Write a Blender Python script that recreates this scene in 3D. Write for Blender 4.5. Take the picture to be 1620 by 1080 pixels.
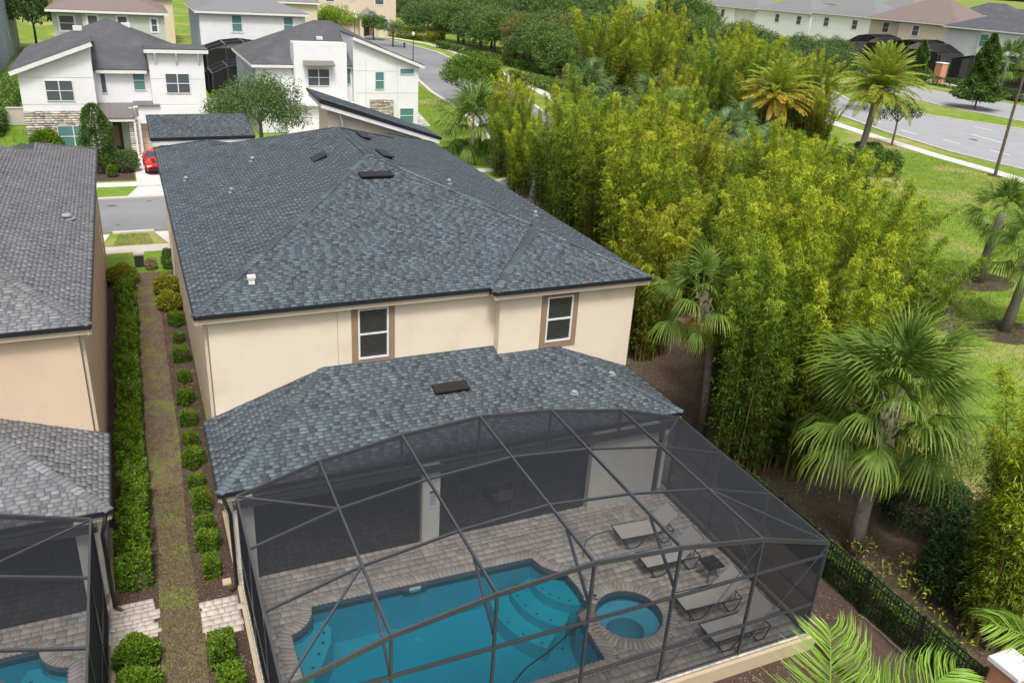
import bpy, math, random
import numpy as np
from mathutils import Matrix, Vector, geometry
R = math.radians
sc = bpy.context.scene
for o in list(bpy.data.objects): bpy.data.objects.remove(o)
col = sc.collection
# ------------------------------------------------------------------ camera, world, sun, exposure
HC = 16.0
yaw, pitch, roll = R(25.274), R(24.08), R(3.70)
fwd = Vector((math.sin(yaw)*math.cos(pitch), math.cos(yaw)*math.cos(pitch), -math.sin(pitch)))
rt = Vector((math.cos(yaw), -math.sin(yaw), 0)); up = rt.cross(fwd)
r2 = rt*math.cos(roll) + up*math.sin(roll); u2 = -rt*math.sin(roll) + up*math.cos(roll)
cam = bpy.data.objects.new('camera', bpy.data.cameras.new('camera')); col.objects.link(cam)
cam.data.sensor_width = 36; cam.data.lens = 36*1321.94/1620
cam.data.clip_start = 0.2; cam.data.clip_end = 9000
cam.matrix_world = Matrix(((r2.x, u2.x, -fwd.x, 0), (r2.y, u2.y, -fwd.y, 0), (r2.z, u2.z, -fwd.z, HC), (0, 0, 0, 1)))
sc.camera = cam
SUN_EL, SUN_AZ = 62, 195      # azimuth measured from +Y towards +X: behind the camera, a little left
w = bpy.data.worlds.new('World'); sc.world = w; w.use_nodes = True
nt = w.node_tree; nt.nodes.clear()
sky = nt.nodes.new('ShaderNodeTexSky'); sky.sky_type = 'NISHITA'; sky.sun_disc = False
sky.sun_elevation = R(SUN_EL); sky.sun_rotation = R(SUN_AZ); sky.air_density = 1.0; sky.dust_density = 6.0; sky.ozone_density = 0.6
hs = nt.nodes.new('ShaderNodeHueSaturation'); hs.inputs['Saturation'].default_value = 0.45
bg = nt.nodes.new('ShaderNodeBackground'); bg.inputs[1].default_value = 0.125
wo = nt.nodes.new('ShaderNodeOutputWorld')
nt.links.new(sky.outputs[0], hs.inputs['Color']); nt.links.new(hs.outputs[0], bg.inputs[0]); nt.links.new(bg.outputs[0], wo.inputs[0])
sl = bpy.data.lights.new('sun', 'SUN'); sl.energy = 2.0; sl.angle = R(12); sl.color = (1, 0.975, 0.94)
so = bpy.data.objects.new('sun', sl); col.objects.link(so)
sd = Vector((math.sin(R(SUN_AZ))*math.cos(R(SUN_EL)), math.cos(R(SUN_AZ))*math.cos(R(SUN_EL)), math.sin(R(SUN_EL))))
so.rotation_euler = sd.to_track_quat('Z', 'Y').to_euler(); so.location = (0, 0, 60)
sc.view_settings.view_transform = 'Standard'; sc.view_settings.look = 'None'
sc.view_settings.exposure = 0.46; sc.view_settings.gamma = 1
sc.view_settings.use_curve_mapping = False
sc.render.engine = 'CYCLES'
sc.cycles.max_bounces = 6; sc.cycles.transparent_max_bounces = 16; sc.cycles.diffuse_bounces = 3
CAM = np.array([0, 0, HC])

# ------------------------------------------------------------------ materials
def new_mat(name):
    m = bpy.data.materials.new(name); m.use_nodes = True
    return m, m.node_tree.nodes, m.node_tree.links, m.node_tree.nodes['Principled BSDF']
def ramp(nd, stops, interp='LINEAR'):
    r = nd.new('ShaderNodeValToRGB'); e = r.color_ramp.elements; r.color_ramp.interpolation = interp
    e[0].position, e[0].color = stops[0][0], (*stops[0][1], 1)
    e[1].position, e[1].color = stops[-1][0], (*stops[-1][1], 1)
    for p, c in stops[1:-1]:
        x = e.new(p); x.color = (*c, 1)
    return r
def noise(nd, lk, scale, detail=6, rough=0.6, coord='Object'):
    t = nd.new('ShaderNodeTexCoord'); n = nd.new('ShaderNodeTexNoise')
    n.inputs['Scale'].default_value = scale; n.inputs['Detail'].default_value = detail; n.inputs['Roughness'].default_value = rough
    lk.new(t.outputs[coord], n.inputs['Vector']); return n
def bump(nd, lk, b, src, strength, dist=0.02):
    k = nd.new('ShaderNodeBump'); k.inputs['Strength'].default_value = strength; k.inputs['Distance'].default_value = dist
    lk.new(src, k.inputs['Height']); lk.new(k.outputs[0], b.inputs['Normal'])
def mat(name, c, c2=None, scale=3, rough=0.7, bmp=0.0, bscale=40, metal=0.0, spec=0.4, big=None):
    m, nd, lk, b = new_mat(name)
    b.inputs['Roughness'].default_value = rough; b.inputs['Metallic'].default_value = metal
    b.inputs['Specular IOR Level'].default_value = spec
    if c2 is None: c2 = tuple(v*0.88 for v in c)
    n = noise(nd, lk, scale); r = ramp(nd, [(0.3, c), (0.7, c2)]); lk.new(n.outputs[0], r.inputs[0])
    out = r.outputs[0]
    if big:                                  # (colour, scale, low, high): a second, patchy tint
        n3 = noise(nd, lk, big[1], 4, 0.65); r3 = ramp(nd, [(big[2], (0, 0, 0)), (big[3], (1, 1, 1))]); lk.new(n3.outputs[0], r3.inputs[0])
        mx = nd.new('ShaderNodeMix'); mx.data_type = 'RGBA'; lk.new(r3.outputs[0], mx.inputs[0]); lk.new(out, mx.inputs[6]); mx.inputs[7].default_value = (*big[0], 1)
        out = mx.outputs[2]
    lk.new(out, b.inputs['Base Color'])
    if bmp:
        n2 = noise(nd, lk, bscale, 4); bump(nd, lk, b, n2.outputs[0], bmp)
    return m
def tone_mat(name, stops, rough=0.85, interp='LINEAR', bmp=0.4, bscale=60, var=0.25, spec=0.3):
    """colour by the per-piece 'tone' attribute, with a little grain"""
    m, nd, lk, b = new_mat(name); b.inputs['Roughness'].default_value = rough; b.inputs['Specular IOR Level'].default_value = spec
    a = nd.new('ShaderNodeAttribute'); a.attribute_name = 'tone'
    r = ramp(nd, stops, interp); lk.new(a.outputs['Fac'], r.inputs[0])
    g = nd.new('ShaderNodeNewGeometry'); n = nd.new('ShaderNodeTexNoise'); n.inputs['Scale'].default_value = 1.3; n.inputs['Detail'].default_value = 8
    lk.new(g.outputs['Position'], n.inputs['Vector'])
    mr = nd.new('ShaderNodeMapRange'); mr.inputs[1].default_value = 0.3; mr.inputs[2].default_value = 0.7
    mr.inputs[3].default_value = 1-var; mr.inputs[4].default_value = 1+var; lk.new(n.outputs[0], mr.inputs[0])
    mx = nd.new('ShaderNodeMix'); mx.data_type = 'RGBA'; mx.blend_type = 'MULTIPLY'; mx.inputs[0].default_value = 1
    lk.new(r.outputs[0], mx.inputs[6]); lk.new(mr.outputs[0], mx.inputs[7]); lk.new(mx.outputs[2], b.inputs['Base Color'])
    if bmp:
        n2 = nd.new('ShaderNodeTexNoise'); n2.inputs['Scale'].default_value = bscale; lk.new(g.outputs['Position'], n2.inputs['Vector'])
        bump(nd, lk, b, n2.outputs[0], bmp, 0.01)
    return m
def leaf_mat(name, stops, trans=0.35, rough=0.5):
    m, nd, lk, b = new_mat(name); b.inputs['Roughness'].default_value = rough; b.inputs['Specular IOR Level'].default_value = 0.3
    a = nd.new('ShaderNodeAttribute'); a.attribute_name = 'tone'
    r = ramp(nd, stops); lk.new(a.outputs['Fac'], r.inputs[0]); lk.new(r.outputs[0], b.inputs['Base Color'])
    t = nd.new('ShaderNodeBsdfTranslucent'); lk.new(r.outputs[0], t.inputs[0])
    mx = nd.new('ShaderNodeMixShader'); mx.inputs[0].default_value = trans
    lk.new(b.outputs[0], mx.inputs[1]); lk.new(t.outputs[0], mx.inputs[2]); lk.new(mx.outputs[0], nd['Material Output'].inputs[0])
    return m
def screen_mat(name, a, c):
    """insect screen: open area shrinks with the viewing slant, as woven mesh does"""
    m, nd, lk, b = new_mat(name); nd.remove(b)
    g = nd.new('ShaderNodeNewGeometry'); d = nd.new('ShaderNodeVectorMath'); d.operation = 'DOT_PRODUCT'
    lk.new(g.outputs['Incoming'], d.inputs[0]); lk.new(g.outputs['Normal'], d.inputs[1])
    ab = nd.new('ShaderNodeMath'); ab.operation = 'ABSOLUTE'; lk.new(d.outputs['Value'], ab.inputs[0])
    mxm = nd.new('ShaderNodeMath'); mxm.operation = 'MAXIMUM'; mxm.inputs[1].default_value = 0.12; lk.new(ab.outputs[0], mxm.inputs[0])
    dv = nd.new('ShaderNodeMath'); dv.operation = 'DIVIDE'; dv.inputs[0].default_value = 1.0; lk.new(mxm.outputs[0], dv.inputs[1])
    pw = nd.new('ShaderNodeMath'); pw.operation = 'POWER'; pw.inputs[0].default_value = 1-a; lk.new(dv.outputs[0], pw.inputs[1])
    tr = nd.new('ShaderNodeBsdfTransparent'); df = nd.new('ShaderNodeBsdfDiffuse'); df.inputs[0].default_value = (*c, 1)
    mx = nd.new('ShaderNodeMixShader'); lk.new(pw.outputs[0], mx.inputs[0]); lk.new(df.outputs[0], mx.inputs[1]); lk.new(tr.outputs[0], mx.inputs[2])
    lk.new(mx.outputs[0], nd['Material Output'].inputs[0]); return m
def water_mat(name, tint):
    m, nd, lk, b = new_mat(name); nd.remove(b)
    fr = nd.new('ShaderNodeFresnel'); fr.inputs[0].default_value = 1.33
    tr = nd.new('ShaderNodeBsdfTransparent'); tr.inputs[0].default_value = (*tint, 1)
    gl = nd.new('ShaderNodeBsdfGlossy'); gl.inputs['Roughness'].default_value = 0.03
    n = noise(nd, lk, 2.2, 3); k = nd.new('ShaderNodeBump'); k.inputs['Strength'].default_value = 0.3; k.inputs['Distance'].default_value = 0.05
    lk.new(n.outputs[0], k.inputs['Height']); lk.new(k.outputs[0], gl.inputs['Normal']); lk.new(k.outputs[0], fr.inputs['Normal'])
    mx = nd.new('ShaderNodeMixShader'); lk.new(fr.outputs[0], mx.inputs[0]); lk.new(tr.outputs[0], mx.inputs[1]); lk.new(gl.outputs[0], mx.inputs[2])
    lk.new(mx.outputs[0], nd['Material Output'].inputs[0]); return m
def glass_mat(name, c, rough=0.08):
    m, nd, lk, b = new_mat(name); b.inputs['Base Color'].default_value = (*c, 1); b.inputs['Roughness'].default_value = rough
    b.inputs['Specular IOR Level'].default_value = 0.6; return m

M = {}
M['stucco'] = mat('stucco', (0.76, 0.655, 0.52), (0.71, 0.605, 0.475), 0.7, 0.9, 0.35, 90, big=((0.62, 0.52, 0.40), 0.35, 0.52, 0.78))
M['stucco2'] = mat('stucco_peach', (0.68, 0.53, 0.39), (0.63, 0.49, 0.36), 0.6, 0.9, 0.35, 90, big=((0.57, 0.44, 0.33), 0.4, 0.5, 0.75))
M['soffit'] = mat('soffit', (0.62, 0.52, 0.40), None, 2, 0.7)
M['column'] = mat('column', (0.72, 0.70, 0.64), None, 2, 0.8, 0.2)
M['drip'] = mat('drip_edge', (0.016, 0.018, 0.024), None, 5, 0.45)
M['fascia_white'] = mat('fascia_white', (0.74, 0.73, 0.72), None, 2, 0.6)
M['white'] = mat('white_paint', (0.76, 0.76, 0.77), (0.70, 0.70, 0.72), 0.8, 0.8, 0.1, 60)
M['white_metal'] = mat('white_metal', (0.75, 0.75, 0.76), None, 4, 0.4)
M['trim'] = mat('brown_trim', (0.30, 0.20, 0.125), (0.26, 0.175, 0.11), 2, 0.8, 0.2)
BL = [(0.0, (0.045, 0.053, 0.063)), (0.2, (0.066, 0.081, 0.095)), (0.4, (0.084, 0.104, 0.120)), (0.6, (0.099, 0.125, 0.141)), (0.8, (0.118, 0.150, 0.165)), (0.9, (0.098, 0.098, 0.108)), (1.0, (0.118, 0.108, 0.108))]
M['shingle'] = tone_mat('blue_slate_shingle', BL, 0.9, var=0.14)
GR = [(0.0, (0.112, 0.114, 0.122)), (0.2, (0.150, 0.152, 0.161)), (0.4, (0.172, 0.173, 0.182)), (0.6, (0.190, 0.190, 0.199)), (0.8, (0.222, 0.224, 0.234)), (0.9, (0.190, 0.182, 0.186)), (1.0, (0.20, 0.187, 0.187))]
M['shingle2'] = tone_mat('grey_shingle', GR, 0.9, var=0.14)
M['roofbase'] = mat('roof_underlay', (0.05, 0.06, 0.07), None, 8, 0.95)
M['roof_far'] = mat('dark_far_roof', (0.085, 0.088, 0.096), (0.065, 0.068, 0.076), 6, 0.9, 0.3, 6, big=((0.12, 0.12, 0.125), 0.5, 0.45, 0.8))
M['roof_mid'] = mat('mid_grey_far_roof', (0.20, 0.20, 0.205), (0.16, 0.16, 0.165), 5, 0.9, 0.3, 6)
M['roof_red'] = mat('red_brown_roof', (0.20, 0.155, 0.14), (0.17, 0.13, 0.12), 6, 0.9, 0.3, 6)
M['alu'] = mat('cage_aluminium', (0.085, 0.09, 0.098), (0.07, 0.075, 0.083), 3, 0.28, metal=0.35, spec=0.9)
M['screen'] = screen_mat('screen_mesh', 0.36, (0.032, 0.035, 0.041))
M['screen_dark'] = screen_mat('dark_screen_mesh', 0.50, (0.018, 0.019, 0.021))
M['black'] = mat('black_metal', (0.012, 0.012, 0.013), None, 4, 0.4, spec=0.5)
M['asphalt'] = mat('asphalt', (0.20, 0.20, 0.205), (0.165, 0.165, 0.17), 0.5, 0.95, 0.3, 30, big=((0.24, 0.24, 0.24), 0.08, 0.4, 0.7))
M['asphalt2'] = mat('boulevard_asphalt', (0.31, 0.315, 0.325), (0.27, 0.275, 0.285), 0.4, 0.95, 0.3, 30)
M['concrete'] = mat('concrete', (0.55, 0.50, 0.44), (0.45, 0.41, 0.36), 1.2, 0.9, 0.3, 20)
M['drive'] = mat('pale_drive', (0.62, 0.59, 0.56), (0.52, 0.48, 0.45), 1.0, 0.9, 0.3, 20)
M['paint'] = mat('road_paint', (0.75, 0.75, 0.73), None, 3, 0.7)
M['grass'] = mat('lawn_grass', (0.185, 0.275, 0.022), (0.12, 0.205, 0.014), 0.9, 0.95, 0.8, 14, big=((0.36, 0.30, 0.12), 0.09, 0.50, 0.66))
M['grass_vivid'] = mat('green_grass', (0.16, 0.27, 0.022), (0.11, 0.20, 0.016), 1.5, 0.95, 0.8, 14, big=((0.21, 0.25, 0.04), 0.25, 0.6, 0.8))
M['mulch'] = mat('dark_mulch', (0.085, 0.052, 0.040), (0.038, 0.024, 0.019), 14, 0.95, 1.0, 28, big=((0.12, 0.085, 0.068), 0.6, 0.5, 0.75))
M['litter'] = mat('leaf_litter_ground', (0.115, 0.080, 0.052), (0.060, 0.040, 0.026), 9, 0.95, 1.0, 22, big=((0.16, 0.125, 0.085), 0.45, 0.45, 0.75))
M['worn'] = mat('worn_grass_path', (0.175, 0.125, 0.090), (0.095, 0.068, 0.045), 6, 0.95, 1.0, 26, big=((0.15, 0.165, 0.045), 0.8, 0.50, 0.60))
PV = [(0.0, (0.33, 0.31, 0.285)), (0.25, (0.41, 0.38, 0.335)), (0.5, (0.48, 0.43, 0.375)), (0.7, (0.43, 0.365, 0.315)), (0.85, (0.56, 0.505, 0.435)), (1.0, (0.39, 0.375, 0.35))]
M['paver'] = tone_mat('tumbled_paver', PV, 0.9, var=0.12)
M['joint'] = mat('paver_joint', (0.25, 0.215, 0.18), None, 10, 0.95)
M['tan'] = mat('tan_edge', (0.50, 0.40, 0.27), None, 3, 0.9)
M['plaster'] = mat('pool_plaster', (0.42, 0.62, 0.70), (0.38, 0.58, 0.66), 1.5, 0.8)
M['pooltile'] = mat('pool_tile', (0.10, 0.13, 0.16), (0.06, 0.085, 0.11), 12, 0.3)
M['steps'] = mat('pool_step_plaster', (0.60, 0.74, 0.78), None, 2, 0.8)
M['water'] = water_mat('pool_water', (0.08, 0.72, 0.82))
M['spawater'] = water_mat('spa_water', (0.33, 0.74, 0.86))
M['glass'] = glass_mat('window_glass', (0.028, 0.032, 0.034))
M['glass_teal'] = glass_mat('teal_window_glass', (0.10, 0.22, 0.22), 0.15)
M['glass_grey'] = glass_mat('grey_window_glass', (0.085, 0.10, 0.11), 0.15)
M['blind'] = mat('blind_slats', (0.15, 0.15, 0.11), (0.11, 0.11, 0.085), 6, 0.6)
M['sling'] = mat('sling_fabric', (0.58, 0.54, 0.49), (0.52, 0.49, 0.44), 8, 0.85)
M['green_hose'] = mat('green_hose', (0.03, 0.22, 0.12), None, 4, 0.4)
M['stone'] = tone_mat('ledge_stone', [(0, (0.28, 0.25, 0.22)), (0.5, (0.50, 0.45, 0.39)), (1, (0.66, 0.60, 0.52))], 0.9, var=0.15)
M['seam'] = mat('seam_metal_roof', (0.20, 0.185, 0.17), None, 3, 0.45, metal=0.3)
M['tan_door'] = mat('tan_garage_door', (0.52, 0.41, 0.30), None, 2, 0.7)
M['grey_door'] = mat('grey_door', (0.07, 0.06, 0.06), None, 3, 0.5)
M['red'] = mat('red_car_paint', (0.72, 0.018, 0.014), None, 3, 0.25, spec=0.7)
M['darkglass'] = glass_mat('car_glass', (0.05, 0.06, 0.075), 0.05)
M['tyre'] = mat('tyre', (0.02, 0.02, 0.02), None, 5, 0.8)
M['sage'] = mat('sage_siding', (0.47, 0.53, 0.45), None, 2, 0.8)
M['cream'] = mat('cream_stucco', (0.66, 0.56, 0.42), None, 2, 0.8)
M['bluegrey'] = mat('blue_grey_siding', (0.42, 0.49, 0.56), None, 2, 0.8)
M['salmon'] = mat('salmon_stucco', (0.60, 0.28, 0.17), (0.52, 0.24, 0.15), 3, 0.9, 0.3)
M['bark'] = mat('bark', (0.16, 0.125, 0.10), (0.085, 0.065, 0.05), 6, 0.95, 1.0, 18)
M['palmbark'] = mat('palm_bark', (0.26, 0.225, 0.19), (0.15, 0.125, 0.10), 5, 0.95, 1.0, 14)
M['boot'] = mat('palm_boots', (0.36, 0.31, 0.26), (0.20, 0.16, 0.13), 6, 0.9, 0.6, 20)
M['culm'] = mat('bamboo_culm', (0.26, 0.24, 0.045), (0.20, 0.12, 0.03), 1.5, 0.5)
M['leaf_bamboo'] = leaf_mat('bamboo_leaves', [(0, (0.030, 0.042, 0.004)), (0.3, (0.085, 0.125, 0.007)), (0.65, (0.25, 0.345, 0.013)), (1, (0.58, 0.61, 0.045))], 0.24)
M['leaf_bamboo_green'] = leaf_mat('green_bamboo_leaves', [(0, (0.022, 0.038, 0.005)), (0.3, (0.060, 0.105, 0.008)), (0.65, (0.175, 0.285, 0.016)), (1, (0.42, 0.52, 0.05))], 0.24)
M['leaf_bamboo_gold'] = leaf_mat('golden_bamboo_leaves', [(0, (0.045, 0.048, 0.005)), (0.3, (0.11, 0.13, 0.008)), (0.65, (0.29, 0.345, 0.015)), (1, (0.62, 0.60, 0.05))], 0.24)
M['leaf_bamboo_dry'] = leaf_mat('dry_bamboo_leaves', [(0, (0.16, 0.12, 0.02)), (0.5, (0.27, 0.22, 0.04)), (1, (0.36, 0.29, 0.09))], 0.35)
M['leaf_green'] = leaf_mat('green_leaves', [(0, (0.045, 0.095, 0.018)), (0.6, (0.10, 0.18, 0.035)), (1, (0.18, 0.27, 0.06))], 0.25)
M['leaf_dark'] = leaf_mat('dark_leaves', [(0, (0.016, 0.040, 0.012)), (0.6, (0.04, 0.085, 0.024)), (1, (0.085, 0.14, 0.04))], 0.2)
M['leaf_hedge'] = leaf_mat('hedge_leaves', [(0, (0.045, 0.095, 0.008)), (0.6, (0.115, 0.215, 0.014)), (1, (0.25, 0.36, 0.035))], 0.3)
M['leaf_yellow'] = leaf_mat('yellow_green_leaves', [(0, (0.10, 0.14, 0.01)), (0.5, (0.24, 0.27, 0.02)), (1, (0.42, 0.38, 0.05))], 0.3)
M['leaf_lime'] = leaf_mat('lime_leaves', [(0, (0.13, 0.22, 0.015)), (0.5, (0.24, 0.36, 0.03)), (1, (0.36, 0.45, 0.05))], 0.4)
M['leaf_oak'] = leaf_mat('oak_leaves', [(0, (0.06, 0.115, 0.03)), (0.6, (0.115, 0.19, 0.055)), (1, (0.19, 0.27, 0.09))], 0.3)
M['leaf_palm'] = leaf_mat('fan_palm_leaves', [(0, (0.045, 0.095, 0.012)), (0.5, (0.12, 0.20, 0.025)), (1, (0.27, 0.36, 0.06))], 0.3, 0.6)
M['leaf_palm_grey'] = leaf_mat('grey_green_palm_leaves', [(0, (0.06, 0.13, 0.04)), (0.5, (0.14, 0.24, 0.075)), (1, (0.26, 0.38, 0.13))], 0.3, 0.4)
M['leaf_date'] = leaf_mat('date_palm_leaves', [(0, (0.13, 0.19, 0.015)), (0.5, (0.30, 0.38, 0.035)), (1, (0.50, 0.54, 0.10))], 0.35)
M['leaf_orange'] = leaf_mat('old_orange_fronds', [(0, (0.34, 0.19, 0.015)), (0.5, (0.52, 0.34, 0.03)), (1, (0.60, 0.48, 0.09))], 0.3)
M['leaf_dead'] = leaf_mat('dead_fronds', [(0, (0.22, 0.13, 0.08)), (0.6, (0.38, 0.25, 0.16)), (1, (0.50, 0.36, 0.25))], 0.2)
M['leaf_areca'] = leaf_mat('areca_leaves', [(0, (0.12, 0.24, 0.025)), (0.5, (0.24, 0.42, 0.05)), (1, (0.42, 0.58, 0.12))], 0.4, 0.35)
M['stem_areca'] = mat('areca_stem', (0.42, 0.46, 0.12), None, 3, 0.5)
M['litterleaf'] = leaf_mat('fallen_leaves', [(0, (0.06, 0.035, 0.022)), (0.5, (0.15, 0.10, 0.06)), (1, (0.36, 0.28, 0.18))], 0.0, 0.9)
M['grassblade'] = leaf_mat('grass_blades', [(0, (0.06, 0.10, 0.012)), (0.5, (0.15, 0.20, 0.03)), (1, (0.32, 0.28, 0.10))], 0.3)
M['lawnblade'] = leaf_mat('lawn_blades', [(0, (0.095, 0.155, 0.012)), (0.5, (0.18, 0.265, 0.022)), (.85, (0.24, 0.31, 0.04)), (1, (0.34, 0.32, 0.10))], 0.35, 0.8)
M['skimmer'] = mat('white_plastic', (0.75, 0.76, 0.78), None, 3, 0.4)
M['sign_red'] = mat('sign_red', (0.35, 0.04, 0.07), None, 3, 0.5)
M['sign_blue'] = mat('sign_blue', (0.30, 0.36, 0.45), None, 3, 0.5)
M['util'] = mat('utility_green', (0.035, 0.05, 0.045), None, 3, 0.6)
M['pink'] = mat('pink_flower', (0.55, 0.12, 0.25), None, 3, 0.7)
M['blue_hose'] = mat('pool_hose', (0.02, 0.16, 0.42), None, 3, 0.5)
M['vent_grey'] = mat('vent_grey', (0.30, 0.32, 0.34), None, 3, 0.5)
M['interior_shade'] = mat('shaded_interior', (0.10, 0.085, 0.075), None, 3, 0.9)  # dark colour stands in for the shade inside lanai and enclosures

for k_, sc_, dk in (('grass', .8, .55), ('grass_vivid', 1.2, .62)):
    nd_ = M[k_].node_tree.nodes; n_ = [q for q in nd_ if q.type == 'TEX_NOISE'][0]; n_.inputs['Detail'].default_value = 12; n_.inputs['Roughness'].default_value = .82
    r_ = [q for q in nd_ if q.type == 'VALTORGB'][0].color_ramp.elements; r_[0].position = .40; r_[1].position = .60; r_[1].color = (r_[0].color[0]*dk, r_[0].color[1]*(dk+.08), r_[0].color[2]*dk, 1)
# ------------------------------------------------------------------ builders
def tag(o, label=None, cat=None, group=None, kind=None):
    if label: o['label'] = label
    if cat: o['category'] = cat
    if group: o['group'] = group
    if kind: o['kind'] = kind
    return o
def thing(name, loc, label, cat, group=None, rz=0):
    o = bpy.data.objects.new(name, None); col.objects.link(o); o.location = loc; o.rotation_euler = (0, 0, rz)
    o.empty_display_size = 0.3
    return tag(o, label, cat, group)
def link(name, me, m=None, parent=None):
    o = bpy.data.objects.new(name, me); col.objects.link(o)
    if m is not None and not me.materials: me.materials.append(m)
    if parent is not None: o.parent = parent
    return o
def mesh_np(name, V, Q, tone=None, mats=None):
    V = np.asarray(V, np.float32); Q = np.asarray(Q, np.int32)
    me = bpy.data.meshes.new(name); me.vertices.add(len(V)); me.vertices.foreach_set('co', V.ravel())
    k = Q.shape[1]; me.loops.add(len(Q)*k); me.loops.foreach_set('vertex_index', Q.ravel())
    me.polygons.add(len(Q)); me.polygons.foreach_set('loop_start', np.arange(0, len(Q)*k, k, dtype=np.int32))
    me.update(calc_edges=True)
    if tone is not None:
        a = me.attributes.new('tone', 'FLOAT', 'FACE'); a.data.foreach_set('value', np.asarray(tone, np.float32))
    return me
class MB:
    def __init__(s, off=(0, 0, 0)): s.v = []; s.f = []; s.o = Vector(off)
    def add(s, vs, fs):
        n = len(s.v); s.v += [Vector(v)-s.o for v in vs]; s.f += [tuple(i+n for i in f) for f in fs]; return s
    def box(s, x0, x1, y0, y1, z0, z1):
        return s.add([(x0, y0, z0), (x1, y0, z0), (x1, y1, z0), (x0, y1, z0), (x0, y0, z1), (x1, y0, z1), (x1, y1, z1), (x0, y1, z1)],
                     [(3, 2, 1, 0), (4, 5, 6, 7), (0, 1, 5, 4), (1, 2, 6, 5), (2, 3, 7, 6), (3, 0, 4, 7)])
    def prism(s, poly, d):
        """polygon of 3D points extruded by vector d"""
        n = len(poly); P = [Vector(p) for p in poly]; d = Vector(d)
        return s.add(P + [p+d for p in P], [tuple(range(n))[::-1], tuple(range(n, 2*n))] + [(i, (i+1) % n, (i+1) % n+n, i+n) for i in range(n)])
    def beam(s, a, b, w, h, upv=(0, 0, 1)):
        a = Vector(a); b = Vector(b); d = (b-a).normalized(); u = Vector(upv)
        if abs(d.dot(u)) > 0.98: u = Vector((0, 1, 0))
        r = d.cross(u).normalized()*w/2; u = r.cross(d).normalized()*h/2
        return s.add([a-r-u, a+r-u, a+r+u, a-r+u, b-r-u, b+r-u, b+r+u, b-r+u],
                     [(0, 1, 2, 3), (7, 6, 5, 4), (0, 4, 5, 1), (1, 5, 6, 2), (2, 6, 7, 3), (3, 7, 4, 0)])
    def tube(s, pts, rad, n=6, cap=True):
        P = [Vector(p) for p in pts]; rs = rad if hasattr(rad, '__len__') else [rad]*len(P); base = len(s.v); u = None
        for i, p in enumerate(P):
            d = (P[min(i+1, len(P)-1)]-P[max(i-1, 0)]).normalized()
            if u is None: u = d.orthogonal().normalized()
            else: u = (u-d*u.dot(d)).normalized()
            w_ = d.cross(u)
            for k in range(n):
                a = 2*math.pi*k/n; s.v.append(p+(u*math.cos(a)+w_*math.sin(a))*rs[i]-s.o)
        for i in range(len(P)-1):
            for k in range(n):
                a = base+i*n+k; b = base+i*n+(k+1) % n; s.f.append((a, b, b+n, a+n))
        if cap:
            s.f.append(tuple(range(base, base+n))[::-1]); m_ = base+(len(P)-1)*n; s.f.append(tuple(range(m_, m_+n)))
        return s
    def build(s, name, m, parent=None, smooth=False):
        me = bpy.data.meshes.new(name); me.from_pydata([tuple(v) for v in s.v], [], s.f); me.materials.append(m)
        if smooth: me.polygons.foreach_set('use_smooth', [True]*len(me.polygons))
        return link(name, me, None, parent)
def copy_tree(o, parent=None):
    c = o.copy(); col.objects.link(c); c.parent = parent
    for ch in list(o.children): copy_tree(ch, c)
    return c
def sheet(name, polys, z, m, kind='structure', parent=None):
    mb = MB()
    for p in polys:
        tri = geometry.tessellate_polygon([[Vector((x, y, 0)) for x, y in p]])
        mb.add([(x, y, z) for x, y in p], [tuple(t) for t in tri])
    o = mb.build(name, m, parent)
    for pl in o.data.polygons:
        if pl.normal.z < 0: pl.flip()
    if kind and not parent: tag(o, kind=kind)
    return o
def inside(poly, x, y):
    c = False; n = len(poly)
    for i in range(n):
        x0, y0 = poly[i][:2]; x1, y1 = poly[(i+1) % n][:2]
        if (y0 > y) != (y1 > y) and x < (x1-x0)*(y-y0)/(y1-y0)+x0: c = not c
    return c
# pieces: the nearest ones become parts, the rest one 'stuff' part
class Pieces:
    def __init__(s, name, m, parent, off, limit=300, stuffname=None):
        s.name, s.m, s.parent, s.off, s.limit = name, m, parent, Vector(off), limit
        s.items = []; s.raw = []; s.proto = {}; s.sn = stuffname or name+'_field'
    def add(s, key, protofn, mtx, tone): 
        if key not in s.proto: s.proto[key] = protofn()
        s.items.append((key, mtx, tone))
    def quad(s, pts, tone): s.raw.append((pts, tone))
    def build(s):
        off = np.array(s.off)
        s.items.sort(key=lambda it: (it[1].translation.x)**2+(it[1].translation.y)**2+(it[1].translation.z-HC)**2)
        me_cache = {}; T = Matrix.Translation(-s.off)
        for key, mtx, tone in s.items[:s.limit]:
            ti = round(tone*5)/5
            if (key, ti) not in me_cache:
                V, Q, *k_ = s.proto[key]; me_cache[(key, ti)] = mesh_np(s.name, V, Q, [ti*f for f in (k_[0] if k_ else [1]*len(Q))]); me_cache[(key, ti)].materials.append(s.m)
            o = bpy.data.objects.new(s.name, me_cache[(key, ti)]); col.objects.link(o); o.parent = s.parent; o.matrix_basis = T @ mtx
        Vs, Qs, Ts = [], [], []; n = 0
        for key, mtx, tone in s.items[s.limit:]:
            V, Q, *k_ = s.proto[key]; A = np.array(mtx); v = np.asarray(V) @ A[:3, :3].T + A[:3, 3] - off
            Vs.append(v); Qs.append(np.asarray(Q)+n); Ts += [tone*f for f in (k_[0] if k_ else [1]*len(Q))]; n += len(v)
        for pts, tone in s.raw:
            Vs.append(np.array([tuple(p) for p in pts])-off); Qs.append(np.array([[0, 1, 2, 3]])+n); Ts.append(tone); n += 4
        if Vs:
            me = mesh_np(s.sn, np.concatenate(Vs), np.concatenate(Qs), Ts); o = link(s.sn, me, s.m, s.parent); tag(o, kind='stuff')
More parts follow.
